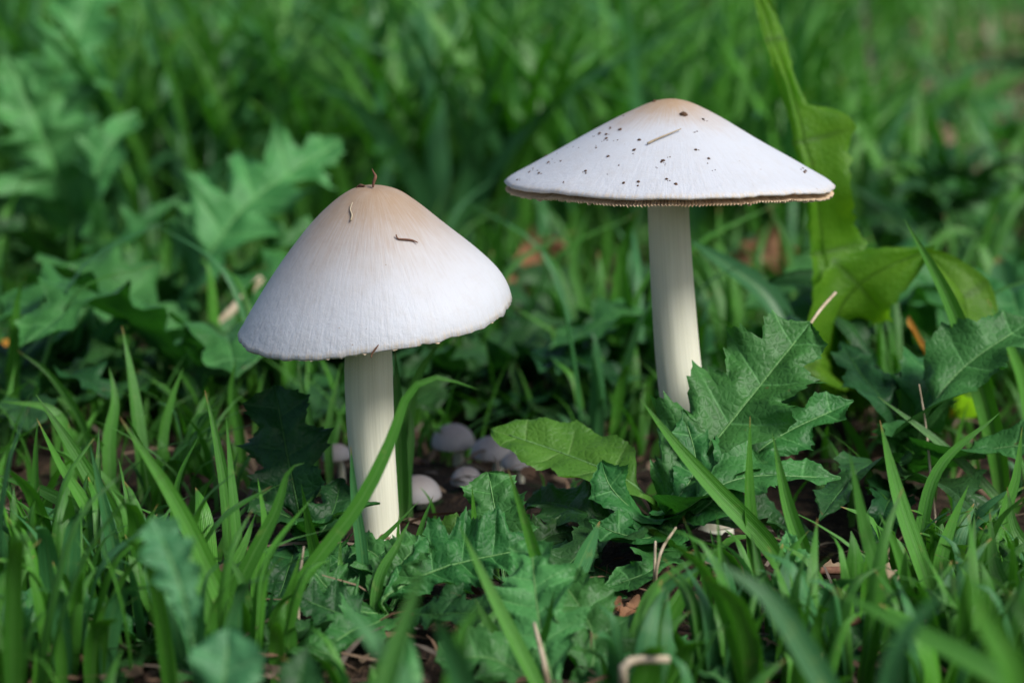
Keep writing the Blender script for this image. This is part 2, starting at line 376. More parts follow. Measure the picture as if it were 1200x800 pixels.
# ------------------------------------------------------------------ mushrooms
def cap_geo(R, prof, cx, axis, shear, seed, nt=144, rows=44, wob=.012, org=None, flare=0.0, dprof=None):
    rd = random.Random(seed); ax = Vector(axis).normalized()
    X = Vector((1, 0, 0)); X = (X - ax * X.dot(ax)).normalized(); Y = ax.cross(X)
    rs = [p[0] for p in prof]; hs = [p[1] for p in prof]
    L = [0.0]
    for i in range(1, len(rs)): L.append(L[-1] + math.hypot(rs[i] - rs[i - 1], hs[i] - hs[i - 1]))
    def at(t):
        return float(np.interp(t * L[-1], L, rs)), float(np.interp(t * L[-1], L, hs))
    prs = [at(i / (rows - 1)) for i in range(rows)]
    for _ in range(3):
        prs = [prs[0]] + [((prs[i - 1][0] + 2 * prs[i][0] + prs[i + 1][0]) / 4, (prs[i - 1][1] + 2 * prs[i][1] + prs[i + 1][1]) / 4) for i in range(1, rows - 1)] + [prs[-1]]
    V, A, F = [], [], []
    sx, sy = shear; th = .022
    def point(rr, hh, t, off=0):
        c, s = math.cos(t), math.sin(t)
        wv = wob * rr ** 2 * (math.sin(3 * t + seed) + .7 * math.sin(5 * t + 2 * seed) + .4 * math.sin(9 * t)) 
        cr = (noise.noise(Vector((c * 9, s * 9, seed))) * .012 + noise.noise(Vector((c * 30, s * 30, seed))) * .014) * max(0, rr - .72) / .28 * (1 if dprof else .45)
        h = hh + (sx * c + sy * s) * rr ** 2 - (c * float(np.interp(rr, *dprof)) if dprof else 0) + wv + cr
        rw = rr * (1 + .6 * cr + .012 * math.sin(2 * t + seed) * rr + flare * max(0, -c) * rr ** 6)
        bump = .006 * noise.noise(Vector((rr * c * 3, rr * s * 3, hh * 3 + seed)))
        return cx + (X * (c * rw) + Y * (s * rw) - ax * (h + off + bump)) * R - (org or Vector((0, 0, 0)))
    for i in range(rows):
        rr, hh = prs[i]
        for j in range(nt):
            t = 2 * math.pi * j / nt
            V.append(point(max(rr, 1e-4), hh, t)); A.append((math.cos(t), math.sin(t), i / (rows - 1)))
    inner = [(prs[-1][0] * .992, prs[-1][1] + th * .55), (prs[-1][0] * .97, prs[-1][1] + th * .5), (prs[-3][0] * .93, prs[-3][1] + th * .9), (prs[-8][0] * .9, prs[-8][1] + th * 1.6), (.12, prs[6][1] + .16)]
    for rr, hh in inner:
        for j in range(nt):
            t = 2 * math.pi * j / nt; V.append(point(rr, hh, t)); A.append((math.cos(t), math.sin(t), 1.0))
    T = rows + len(inner)
    for i in range(T - 1):
        for j in range(nt):
            b = (j + 1) % nt; F.append((i * nt + j, (i + 1) * nt + j, (i + 1) * nt + b, i * nt + b))
    F.append(tuple(range(nt)))
    return V, F, A, point, prs
def gill_geo(point, prs, ng, drop):
    V, A, F = [], [], []; rr0, hh0 = prs[-1]
    rad = [(.992, .012, .55), (.965, .020, .95), (.90, .030, 1), (.75, .03, 1.1), (.5, .0, 1.0), (.3, -.05, .8), (.17, -.12, .3)]
    m = ng * 2
    hin = lambda r: float(np.interp(r, [p[0] for p in prs], [p[1] for p in prs]))
    for (fr, _, k) in rad:
        r = rr0 * fr; top = hin(r) + .024
        for j in range(m):
            t = 2 * math.pi * (j + .3 * noise.noise(Vector((j * .7, 0, 0)))) / m; deep = (j % 2 == 0)
            h = top + (drop * k * (1 + .3 * noise.noise(Vector((j * .37, 3, 0)))) if deep else drop * k * .7)
            V.append(point(r, h, t)); A.append((math.cos(t), math.sin(t), (.6 + .4 * noise.noise(Vector((j * .21, 9, 0)))) if deep else .0))
    for i in range(len(rad) - 1):
        for j in range(m):
            b = (j + 1) % m; F.append((i * m + j, (i + 1) * m + j, (i + 1) * m + b, i * m + b))
    return V, F, A
def stem_geo(pts, radii, org, n=40, m=40, seed=0):
    V, F, A = tube_geo(pts, radii, n, m, org)
    C = spline(pts, n)
    for k, v in enumerate(V):
        c = C[k // m] - org; d = v - c; a = A[k]
        V[k] = c + d * (1 + .03 * noise.noise(Vector((a[0] * 4, a[1] * 4, a[2] * 3 + seed))) + .012 * noise.noise(Vector((a[0] * 14, a[1] * 14, a[2] * 3))))
    return V, F, A
def mushroom(label, base, stem_pts, radii, apex, axis, R, prof, shear, seed, capmat, ng=190, drop=.05, group=None, nt=144, rows=44, volva=True, wob=.012, flare=0.0, dprof=None):
    root = empty('mushroom', base, label, 'mushroom', group)
    V, F, A, point, prs = cap_geo(R, prof, apex, axis, shear, seed, nt, rows, wob, base, flare, dprof)
    cap = mesh('cap', V, F, capmat, root, A)
    Vg, Fg, Ag = gill_geo(point, prs, ng, drop); mesh('gills', Vg, Fg, M['gill'], root, Ag, smooth=False)
    Vs, Fs, As = stem_geo(stem_pts, radii, base, seed=seed, m=40 if nt > 100 else 16, n=40 if nt > 100 else 14); mesh('stem', Vs, Fs, M['stem'], root, As)
    if volva:
        q = [Vector((0, 0, -.014)), Vector((0, 0, -.008)), Vector((.0003, 0, -.003)), Vector((.0005, 0, .001))]
        Vv, Fv, Av = stem_geo([base + p for p in q], [radii[0] * 1.1, radii[0] * 1.28, radii[0] * 1.2, radii[0] * 1.08], base, seed=seed + 3)
        mesh('volva', Vv, Fv, M['stem'], root, Av)
    bvh = BVHTree.FromPolygons([v + base for v in V], F)
    return root, bvh
def on_cap(bvh, x, y, lift=0.0):
    d = (P(x, y, 1) - CAM).normalized(); h = bvh.ray_cast(CAM, d)
    return (h[0] + h[1] * lift if h[1].dot(d) < 0 else h[0] - h[1] * lift, h[1] if h[1].dot(d) < 0 else -h[1]) if h[0] is not None else None

DL = .652
baseL = G(449, 662)
SC = DL / FPX
RL = 161.5 * SC
rg = [0, .06, .12, .2, .3, .4, .5, .6, .7, .8, .88, .94, .975, 1.0]
hl = [0, .003, .014, .05, .125, .215, .325, .45, .585, .735, .865, .97, 1.035, 1.085]
hr = [0, .003, .014, .045, .12, .20, .285, .37, .455, .54, .615, .69, .755, .855]
profL = [(a, (b + c) / 2) for a, b, c in zip(rg, hl, hr)]; dprofL = (rg, [(b - c) / 2 for b, c in zip(hl, hr)])
apexL = P(437, 217, DL)
axL = Vector((-.01, -.055, 1))
stemL = [baseL + Vector((0, 0, -.008)), P(446, 640, DL + .017), P(437, 540, DL + .012), P(433, 470, DL + .008), P(432, 400, DL + .003), P(434, 300, DL)]
rL = 27.5 * SC
ml, bvhL = mushroom('white mushroom with tall bell-shaped cap tan at its tip', baseL, stemL, [rL * .96, rL * .92, rL * .98, rL * 1.04, rL * 1.04, rL * .9, rL * .8], apexL, axL, RL, profL, (0, -.045), 3, M['cap_a'], drop=.02, flare=.02, dprof=dprofL, wob=.008)

DRt = .692; SR = DRt / FPX
baseR = G(830, 622)
RR = 192 * SR
profR = [(0, 0), (.06, .004), (.12, .02), (.2, .055), (.3, .105), (.45, .190), (.6, .275), (.75, .362), (.88, .437), (.95, .475), (.985, .495), (1.0, .515)]
apexR = P(786, 115.5, DRt)
axR = Vector((.01, .025, 1))
stemR = [baseR + Vector((0, 0, -.008)), P(828, 596, DRt + .012), P(812, 530, DRt + .010), P(798, 450, DRt + .008), P(789, 350, DRt + .005), P(783, 240, DRt), P(783, 180, DRt)]
rR = 26 * SR
mr, bvhR = mushroom('white mushroom with wide flattened cap peppered with dirt specks', baseR, stemR, [rR * 1.0, rR * 1.02, rR * 1.02, rR * 1.03, rR * 1.0, rR * .96, rR * .93, rR * .93], apexR, axR, RR, profR, (-.005, .0), 8, M['cap_b'], ng=300, drop=.062, wob=.006)

profS = [(0, 0), (.15, .01), (.35, .06), (.55, .16), (.75, .32), (.9, .54), (.98, .78), (1.0, .95)]
profS2 = [(0, 0), (.2, .03), (.45, .14), (.7, .30), (.9, .46), (1.0, .62)]
small = [(531, 497, 26, .014, 0, 'small grey domed mushroom, tallest of the little cluster'),
         (577, 511, 25, .012, 0, 'small grey mushroom half hidden behind a spiny leaf'),
         (546, 547, 19, .010, 0, 'small pale mushroom button low in the little cluster'),
         (488, 557, 28, .011, 0, 'small grey mushroom just beside the bell-capped stem'),
         (393, 520, 18, .013, 0, 'small pinkish mushroom behind the dark spiny leaf'),
         (604, 530, 17, .010, 0, 'small grey mushroom at the back of the little cluster')]
for k, (x, y, r, hz, pk, lab) in enumerate(small):
    dv = P(x, y, 1) - CAM; d = (hz - CAM_H) / dv.z
    ap = P(x, y, d); b = Vector((ap.x + .002, ap.y + .002, ground_z(ap.x, ap.y) - .004)); s_ = d / FPX
    mid = b.lerp(ap, .5) + Vector((.001, 0, 0))
    mushroom(lab, b, [b, mid, ap - Vector((0, 0, .15 * r * s_))], [r * s_ * .26, r * s_ * .22, r * s_ * .2], ap, Vector((random.uniform(-.1, .1), random.uniform(-.1, .1), 1)), r * s_, (profS, profS2)[pk], (0, 0), 20 + k, M['cap_c'], ng=60, drop=.05, group='little mushrooms between the two big ones', nt=56, rows=20, volva=False)

# debris lying on the caps
def strand(name, bvh, pix, rad, mat, label, cat, lift=.0004):
    pts = []
    for x, y, l in pix:
        h = on_cap(bvh, x, y, lift + l)
        if h: pts.append(h[0])
        elif pts: pts.append(pts[-1] + (P(x, y, 1) - P(*last, 1)) * (pts[-1] - CAM).dot(FWD))
        else: pts.append(bvh.find_nearest(P(x, y, DL))[0])
        last = (x, y)
    o = pts[0]; V, F, A = tube_geo(pts, rad, 14, 6, o); tag(mesh(name, V, F, mat, None, A, o), label, cat)
strand('plant_fibre', bvhL, [(463.5, 277, .0006), (466, 280.5, 0), (475, 281.5, 0), (483, 282.5, 0), (488.5, 286, .0004)], [.0002, .0003, .00035, .0003, .00015], M['twig'], 'dark curled plant fibre lying on the bell-shaped cap', 'fibre')
strand('bract_tip', bvhL, [(437, 221, 0), (438, 215, .0), (440, 208, 0), (437.5, 203, 0), (436, 199, 0)], [.0003, .0005, .0006, .0003, .0001], M['twig'], 'brown dry wisp standing on top of the bell-shaped cap', 'wisp')
strand('dry_flake', bvhL, [(417, 219.5, 0), (422, 219, 0), (428, 219.5, 0)], [.0002, .0006, .0002], M['twig'], 'flat brown flake on the tip of the bell-shaped cap', 'flake')
strand('pale_fibre', bvhL, [(414, 239, .0003), (411, 246, 0), (413, 253, 0), (412, 260, .0003)], [.00015, .0002, .0003, .00025], M['straw'], 'thin pale fibre stuck near the tip of the bell-shaped cap', 'fibre')
strand('rim_fibre', bvhL, [(444, 404, .0005), (440, 409, 0), (436, 413, 0), (435, 418, .0004)], [.00015, .00035, .0003, .0002], M['twig'], 'forked brown fibre stuck at the rim of the bell-shaped cap', 'fibre')
strand('stalk_fragment', bvhR, [(759, 170, .0002), (770, 165, .0003), (780, 161, .0004), (798, 154, .0006)], [.0004, .0003, .00025, .0002], M['straw'], 'greyish stalk fragment lying on the wide speckled cap', 'fragment')
def crumb(V, F, c, nrm, r, seed):
    b = len(V); T = nrm.orthogonal().normalized(); B = nrm.cross(T); rd = random.Random(seed)
    for (h, k) in ((0, 1.0), (.5, .85)):
        for j in range(6):
            t = j / 6 * 6.283; q = r * k * rd.uniform(.65, 1.2); V.append(c + T * math.cos(t) * q + B * math.sin(t) * q + nrm * (h * r))
    V.append(c + nrm * r * .8)
    for j in range(6):
        n2 = (j + 1) % 6; F.append((b + j, b + n2, b + 6 + n2, b + 6 + j)); F.append((b + 6 + j, b + 6 + n2, b + 12))
def crumb_obj(name, x, y, r, label):
    h = on_cap(bvhR, x, y)
    if not h: return
    V, F = [], []; crumb(V, F, Vector((0, 0, 0)), h[1], r, int(x)); tag(mesh(name, V, F, M['dirt'], None, None, h[0]), label, 'dirt crumb')
crumb_obj('dirt_crumb', 801, 134.5, .0014, 'large dark dirt crumb near the peak of the wide cap')
crumb_obj('dirt_crumb', 767, 119, .0008, 'dark crumb on the upper left shoulder of the wide cap')
crumb_obj('dirt_crumb', 792, 216, .0006, 'reddish dirt crumb close above the rim of the wide cap')
crumb_obj('dirt_crumb', 727, 152, .0007, 'dark crumb among fine specks on the wide cap')
V, F = [], []; rd = random.Random(5)
spots = [(640, 182), (646, 186), (653, 180), (663, 174), (677, 172), (650, 190), (643, 190), (657, 188), (625, 198), (630, 200), (620, 201), (696, 160), (702, 158), (711, 157), (710, 163), (724, 164), (706, 165), (714, 150), (743, 175), (744, 180), (750, 163), (714, 182), (725, 193), (712, 206), (686, 202), (748, 214), (746, 218), (770, 195), (775, 190), (779, 188), (781, 192), (784, 185), (832, 186), (830, 192), (835, 199), (813, 155), (817, 155), (818, 176), (700, 172), (672, 171), (730, 135), (826, 140), (829, 143), (938, 199), (943, 202), (783, 212), (660, 213), (633, 203), (609, 211), (731, 215)]
for x, y in spots:
    for q in range(rd.choice((1, 2, 3))):
        h = on_cap(bvhR, x + rd.gauss(0, 1.3), y + rd.gauss(0, 1))
        if h: crumb(V, F, h[0], h[1], rd.choice((.0002, .0002, .00025, .0003, .0004, .0006)), rd.random())
tag(mesh('dirt_specks', V, F, M['dirt']), 'fine brown dirt specks scattered over the wide cap', 'dirt', kind='stuff')

# ------------------------------------------------------------------ broad-leaved plants
LEAFN = [0]
def leaf(root, pix, wpx, nrm, mat='thistle', name='leaf', **kw):
    pts = [P(*q) if len(q) == 3 else G(*q, .002) for q in pix]
    md = sum((p - CAM).dot(FWD) for p in pts) / len(pts); LEAFN[0] += 1
    kw.setdefault('seed', LEAFN[0] * 13 + 5)
    V, F, A = leaf_geo(pts, wpx * md / FPX, camvec(nrm), org=Vector(root.location), **kw)
    o = mesh(name, V, F, M[mat], root, A)
    if mat in MIDRIB and md < 1.0:
        W = wpx * md / FPX; n = 26; C = spline(pts, n); Fm = frames(C, camvec(nrm)); m = int(n * .96)
        Cm = [C[i] + Fm[i][1] * (.006 * W) for i in range(m)]
        V, F, A = tube_geo(Cm, [max(.00022, W * (.036 - .03 * (i / 6))) for i in range(7)], m, 6, Vector(root.location))
        mesh('midrib', V, F, M[MIDRIB[mat]], o, A)
    return o
MIDRIB = {'thistle': 'midrib', 'thistle_sheen': 'midrib', 'thistle_pale': 'midrib', 'under': 'midrib', 'thistle_dark': 'midrib_dark', 'sow': 'sow'}
def plant(x, y, label, group=None, name='thistle_plant', cat='plant'):
    return empty(name, G(x, y), label, cat, group)

# thistle in front of the wide-capped mushroom
p1 = plant(772, 640, 'spiny thistle plant spreading in front of the wide-capped mushroom')
leaf(p1, [(772, 640), (785, 585, .655), (860, 490, .662), (950, 378, .675)], 78, (-.35, .35, .85), nl=6, ld=.42, fold=.28, wave=.18, shear=.45, petiole=.1, peak=.45, puck=.16)
leaf(p1, [(772, 640), (745, 570, .662), (670, 535, .675), (576, 503, .685)], 52, (.1, .75, .6), 'under', nl=5, ld=.10, teeth=.5, fold=.18, wave=.10, petiole=.1, peak=.45, full=.6)
leaf(p1, [(772, 640), (800, 598, .64), (870, 560, .64), (985, 560, .645)], 44, (.0, .85, .5), nl=5, ld=.55, fold=.2)
leaf(p1, [(772, 640), (745, 600, .645), (715, 570, .64), (705, 540, .645)], 40, (-.1, .4, .9), nl=4, ld=.45)
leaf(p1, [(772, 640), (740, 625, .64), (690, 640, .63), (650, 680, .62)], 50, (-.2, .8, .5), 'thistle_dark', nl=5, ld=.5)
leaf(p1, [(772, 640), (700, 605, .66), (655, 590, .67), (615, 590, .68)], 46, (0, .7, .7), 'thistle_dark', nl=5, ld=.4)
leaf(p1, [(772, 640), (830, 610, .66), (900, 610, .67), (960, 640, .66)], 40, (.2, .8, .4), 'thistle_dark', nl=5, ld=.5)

leaf(p1, [(772, 640), (820, 600, .645), (900, 520, .66), (1000, 470, .67)], 44, (-.2, .6, .75), 'thistle', nl=6, ld=.5)
leaf(p1, [(772, 640), (760, 630, .632), (725, 625, .63), (690, 610, .632)], 36, (.1, .6, .8), 'thistle', nl=5, ld=.5)
leaf(p1, [(772, 640), (770, 660, .618), (735, 680, .612), (700, 690, .61)], 34, (.1, .8, .6), 'thistle', nl=5, ld=.5)
leaf(p1, [(772, 640), (790, 590, .65), (815, 545, .655), (800, 480, .66)], 30, (-.1, .5, .85), 'thistle', nl=5, ld=.45)

# thistle at the right edge
p2 = plant(1060, 560, 'dark green thistle plant with broad leaves beside the curved pale-edged leaf')
leaf(p2, [(1060, 560), (1085, 490, .705), (1130, 430, .705), (1215, 372, .71)], 62, (-.25, .65, .7), nl=6, ld=.35, fold=.25, puck=.16)
leaf(p2, [(1060, 560), (1075, 480, .72), (1120, 420, .74), (1150, 385, .76)], 50, (-.3, .5, .8), nl=5, ld=.35)
leaf(p2, [(1060, 560), (1110, 540, .69), (1170, 525, .68), (1240, 520, .67)], 46, (0, .8, .5), 'thistle', nl=5, ld=.5)
leaf(p2, [(1060, 560), (1040, 480, .72), (1010, 440, .74), (985, 400, .76)], 40, (.1, .5, .8), 'thistle_dark', nl=5, ld=.45)
leaf(p2, [(1060, 560), (1020, 545, .68), (985, 575, .665), (960, 610, .65)], 40, (-.2, .85, .4), 'thistle_dark', nl=5, ld=.5)
leaf(p2, [(1060, 560), (1100, 570, .67), (1150, 600, .65), (1200, 640, .64)], 44, (.1, .85, .5), 'thistle_dark', nl=5, ld=.5)
leaf(p2, [(1060, 560), (1040, 590, .66), (1030, 620, .65), (1010, 645, .64)], 34, (.1, .85, .5), 'thistle_dark', nl=5, ld=.45)

# tall translucent leaf behind the wide cap
p3 = plant(1010, 470, 'tall yellow-green sow thistle rising behind the wide-capped mushroom', name='sow_thistle')
SOW_R = [(0, .08), (.14, .2), (.25, .4), (.38, .45), (.46, .18), (.5, .25), (.53, .75), (.57, .85), (.61, .62), (.66, .62), (.70, .78), (.745, .92), (.765, .80), (.78, .30), (.84, .2), (.92, .28), (1, .1)]
SOW_L = [(0, .08), (.14, .35), (.3, .55), (.45, .45), (.6, .28), (.75, .2), (.9, .2), (1, .1)]
leaf(p3, [(1010, 470), (985, 400, .80), (965, 290, .79), (950, 190, .785), (922, 90, .79), (882, -20, .81)], 55, (.15, .15, .95), 'sow', nl=6, ld=.3, teeth=1.0, fold=.10, wave=.38, shear=0, seed=4, prof=(SOW_R, SOW_L))
LOB_R = [(0, .06), (.3, .3), (.42, .9), (.6, 1.0), (.8, .75), (.93, .4), (1, 0)]
leaf(p3, [(1010, 470), (978, 400, .80), (1005, 335, .785), (1096, 288, .78)], 66, (0, .2, 1), 'sow', nl=4, ld=.30, teeth=1.0, fold=.1, wave=.25, prof=(LOB_R, [(0, .06), (.3, .2), (.5, .95), (.7, .8), (.9, .35), (1, 0)]), shear=0)
leaf(p3, [(1010, 470), (975, 440, .79), (935, 410, .78), (895, 375, .79)], 38, (.2, .5, .8), 'sow', nl=4, ld=.3, teeth=.4)
leaf(p3, [(1010, 470), (1020, 420, .79), (960, 340, .81), (900, 330, .82)], 40, (.2, .4, .8), 'thistle_dark', nl=4, ld=.3, teeth=.4)
p3b = plant(1120, 470, 'small yellowing leaf plant with pale curled edges by the dark thistle', name='yellowing_plant')
leaf(p3b, [(1120, 470), (1130, 420, .77), (1130, 350, .77), (1085, 295, .78)], 42, (.2, .2, .95), 'sow', nl=4, ld=.12, teeth=.4, wave=.3, peak=.55, full=1)
leaf(p3b, [(1120, 470), (1090, 430, .77), (1070, 390, .77), (1065, 370, .78)], 24, (0, .3, .9), 'orange_leaf', nl=3, ld=.2)

# dark holly-like leaf left of the bell-capped stem
p4 = plant(352, 640, 'dark spiny-leaved plant just left of the bell-capped stem')
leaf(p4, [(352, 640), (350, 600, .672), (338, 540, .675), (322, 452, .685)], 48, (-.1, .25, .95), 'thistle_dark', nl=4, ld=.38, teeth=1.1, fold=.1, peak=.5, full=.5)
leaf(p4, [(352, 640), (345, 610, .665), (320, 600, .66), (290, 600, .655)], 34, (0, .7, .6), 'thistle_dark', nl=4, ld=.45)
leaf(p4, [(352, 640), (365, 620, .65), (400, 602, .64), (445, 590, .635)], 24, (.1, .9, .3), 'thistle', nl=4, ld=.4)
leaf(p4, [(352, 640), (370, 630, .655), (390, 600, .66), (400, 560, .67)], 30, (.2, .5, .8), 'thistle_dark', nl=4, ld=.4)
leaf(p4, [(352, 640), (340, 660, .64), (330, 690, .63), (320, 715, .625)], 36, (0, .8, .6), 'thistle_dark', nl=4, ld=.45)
leaf(p4, [(352, 640), (380, 650, .64), (405, 668, .63), (425, 690, .625)], 34, (0, .8, .6), 'thistle', nl=4, ld=.45)

# central foreground thistle
p5 = plant(455, 735, 'spiny thistle with crinkled leaves at the foot of the bell-capped mushroom')
leaf(p5, [(455, 735), (450, 700, .598), (520, 665, .605), (632, 640, .61)], 58, (-.1, .7, .7), nl=6, ld=.28, fold=.3, puck=.3, wave=.2)
leaf(p5, [(455, 735), (440, 705, .60), (470, 660, .605), (500, 630, .61)], 34, (-.1, .7, .7), nl=5, ld=.35, puck=.2)
leaf(p5, [(455, 735), (420, 715, .595), (385, 690, .60), (360, 660, .60)], 36, (.1, .7, .7), nl=5, ld=.45)
leaf(p5, [(455, 735), (440, 730, .585), (410, 740, .575), (370, 770, .565)], 36, (.1, .75, .6), 'thistle', nl=5, ld=.45)
leaf(p5, [(455, 735), (500, 720, .585), (560, 720, .575), (600, 745, .57)], 36, (-.1, .8, .6), 'thistle_dark', nl=5, ld=.45)
leaf(p5, [(455, 735), (465, 690, .60), (440, 650, .615), (410, 640, .62)], 32, (.0, .6, .8), 'thistle', nl=5, ld=.4)
leaf(p5, [(455, 735), (440, 700, .61), (420, 672, .618), (388, 650, .622)], 34, (.1, .6, .8), nl=5, ld=.4)
leaf(p5, [(455, 735), (468, 700, .605), (474, 672, .612), (462, 640, .618)], 30, (-.1, .5, .8), nl=5, ld=.4)
leaf(p5, [(455, 735), (430, 735, .59), (400, 720, .59), (350, 700, .59)], 40, (.1, .7, .7), 'thistle_dark', nl=5, ld=.4)
p6 = plant(592, 700, 'thistle with an upright toothed leaf beside the little mushrooms')
leaf(p6, [(592, 700), (590, 670, .63), (585, 625, .635), (572, 553, .645)], 40, (-.15, .3, .95), nl=4, ld=.28, fold=.12, peak=.45, full=.6)
leaf(p6, [(592, 700), (565, 660, .645), (540, 630, .655), (505, 622, .66)], 34, (.1, .6, .7), 'under', nl=4, ld=.3)
leaf(p6, [(592, 700), (620, 670, .635), (660, 660, .64), (720, 690, .63)], 36, (0, .8, .5), 'thistle_dark', nl=5, ld=.5)
leaf(p6, [(592, 700), (610, 660, .645), (640, 630, .655), (680, 620, .66)], 36, (0, .7, .6), 'thistle_dark', nl=5, ld=.5)
leaf(p6, [(592, 700), (640, 690, .62), (690, 705, .61), (735, 700, .61)], 34, (.0, .85, .5), 'thistle', nl=5, ld=.55)
p7 = plant(655, 825, 'light green thistle with big upright leaves in front of bare soil')
leaf(p7, [(655, 825), (643, 780, .550), (630, 715, .565), (622, 632, .585)], 58, (-.2, .35, .9), 'thistle_pale', nl=6, ld=.48, fold=.18, petiole=.05, peak=.38)
leaf(p7, [(655, 825), (690, 790, .552), (692, 735, .568), (650, 668, .585)], 56, (.15, .4, .9), 'thistle', nl=6, ld=.32, fold=.2, petiole=.05, peak=.4, puck=.2)
leaf(p7, [(655, 825), (620, 795, .545), (570, 770, .548), (510, 775, .545)], 46, (0, .8, .6), 'thistle', nl=5, ld=.4)
leaf(p7, [(655, 825), (700, 805, .545), (735, 790, .548), (775, 790, .548)], 36, (0, .8, .6), 'thistle', nl=5, ld=.5)
leaf(p7, [(655, 825), (630, 770, .555), (600, 735, .565), (560, 725, .57)], 38, (.1, .7, .7), 'thistle_dark', nl=5, ld=.4)
p8 = plant(945, 790, 'small spiny-leaved seedling beside the reddish twig')
leaf(p8, [(945, 790), (950, 755, .575), (940, 690, .585), (922, 622, .60)], 30, (-.2, .4, .9), 'thistle_pale', nl=7, ld=.55, fold=.2, petiole=.05, peak=.4)
leaf(p8, [(945, 790), (970, 750, .575), (1000, 700, .59), (1010, 650, .60)], 24, (.2, .4, .9), 'thistle', nl=4, ld=.10)
leaf(p8, [(945, 790), (930, 760, .565), (920, 720, .57), (925, 690, .575)], 22, (.0, .4, .9), 'thistle_pale', nl=4, ld=.3)
leaf(p8, [(945, 790), (985, 775, .565), (1010, 750, .57), (1030, 720, .575)], 26, (.1, .6, .8), 'thistle', nl=5, ld=.45)
leaf(p8, [(945, 790), (920, 785, .56), (895, 770, .565), (880, 745, .57)], 22, (.1, .6, .8), 'thistle', nl=5, ld=.45)

# blurred foreground thistles, lower left
p9 = plant(235, 900, 'blurred thistle with leaves painted with bluish sky sheen close before the grass')
leaf(p9, [(235, 900), (228, 790, .475), (215, 700, .47), (180, 606, .475)], 32, (.1, .45, .9), 'thistle_sheen', nl=11, ld=.4, petiole=.55, peak=.82, full=.5)
leaf(p9, [(235, 900), (250, 850, .47), (262, 800, .465), (268, 735, .47)], 50, (.1, .55, .8), 'thistle_sheen', nl=4, ld=.3, peak=.6, full=1)
leaf(p9, [(235, 900), (300, 850, .47), (345, 810, .47), (360, 755, .475)], 40, (.1, .55, .8), 'thistle_dark', nl=4, ld=.5)
leaf(p9, [(235, 900), (360, 870, .47), (455, 820, .465), (480, 745, .47)], 44, (.1, .5, .85), 'thistle_pale', nl=4, ld=.15, teeth=.3)
p10 = plant(20, 800, 'thistle with drooping toothed leaf at the grass edge by the dark twig')
leaf(p10, [(20, 800), (25, 745, .565), (65, 715, .57), (128, 722, .56)], 34, (.1, .8, .5), 'thistle', nl=5, ld=.35, fold=.3, puck=.2)
leaf(p10, [(20, 800), (15, 760, .56), (10, 730, .56), (12, 685, .565)], 28, (.1, .4, .9), 'thistle_sheen', nl=4, ld=.5)
leaf(p10, [(20, 800), (40, 785, .565), (65, 765, .57), (95, 735, .575)], 40, (-.1, .3, .9), 'under', nl=4, ld=.2)
leaf(p10, [(20, 800), (60, 800, .555), (95, 800, .55), (130, 790, .55)], 34, (.1, .8, .5), 'thistle_dark', nl=4, ld=.4)

def gd(y): return proj(G(600, y))[2]
p11 = plant(175, 770, 'low spiny plant with dark leaves between the leaning grass blades')
for k, (tx, ty, w_) in enumerate([(120, 735, 26), (150, 705, 28), (215, 715, 28), (245, 760, 30), (100, 775, 26), (190, 690, 24), (235, 800, 30), (140, 805, 30)]):
    leaf(p11, [(175, 770), ((350 + tx) / 3, (1540 + ty) / 3 - 10, gd((1540 + ty) / 3) - .012), ((175 + tx) / 2, (770 + ty) / 2 - 12, gd((770 + ty) / 2) - .018), (tx, ty, gd(ty) - .02)], w_, (random.uniform(-.3, .3), .65, .7), ('thistle', 'thistle_dark', 'thistle_sheen')[k % 3], nl=5, ld=.4)
p12 = plant(330, 770, 'low spiny plant with dark leaves before the hooked grass blade')
for k, (tx, ty, w_) in enumerate([(290, 720, 28), (330, 700, 30), (375, 730, 28), (395, 770, 30), (300, 760, 24)]):
    leaf(p12, [(330, 770), ((660 + tx) / 3, (1540 + ty) / 3 - 10, gd((1540 + ty) / 3) - .012), ((330 + tx) / 2, (770 + ty) / 2 - 12, gd((770 + ty) / 2) - .018), (tx, ty, gd(ty) - .02)], w_, (random.uniform(-.3, .3), .65, .7), ('thistle_dark', 'thistle')[k % 2], nl=5, ld=.4)

p13 = plant(800, 800, 'low spiny plant with mid-green leaves on the bare soil patch')
for k, (tx, ty, w_) in enumerate([(745, 770, 24), (790, 745, 24), (850, 765, 24), (860, 800, 26), (760, 810, 28)]):
    leaf(p13, [(800, 800), ((1600 + tx) / 3, (1600 + ty) / 3 - 10, gd((1600 + ty) / 3) - .012), ((800 + tx) / 2, (800 + ty) / 2 - 12, gd((800 + ty) / 2) - .018), (tx, ty, gd(ty) - .02)], w_, (random.uniform(-.3, .3), .65, .7), ('thistle', 'thistle_pale')[k % 2], nl=5, ld=.45)
p14 = plant(1090, 790, 'low spiny plant with dark leaves under the upright grass tuft')
for k, (tx, ty, w_) in enumerate([(1040, 760, 26), (1090, 740, 26), (1145, 755, 26), (1160, 795, 28), (1050, 805, 28)]):
    leaf(p14, [(1090, 790), ((2180 + tx) / 3, (1580 + ty) / 3 - 10, gd((1580 + ty) / 3) - .012), ((1090 + tx) / 2, (790 + ty) / 2 - 12, gd((790 + ty) / 2) - .018), (tx, ty, gd(ty) - .02)], w_, (random.uniform(-.3, .3), .65, .7), ('thistle_dark', 'thistle')[k % 2], nl=5, ld=.45)

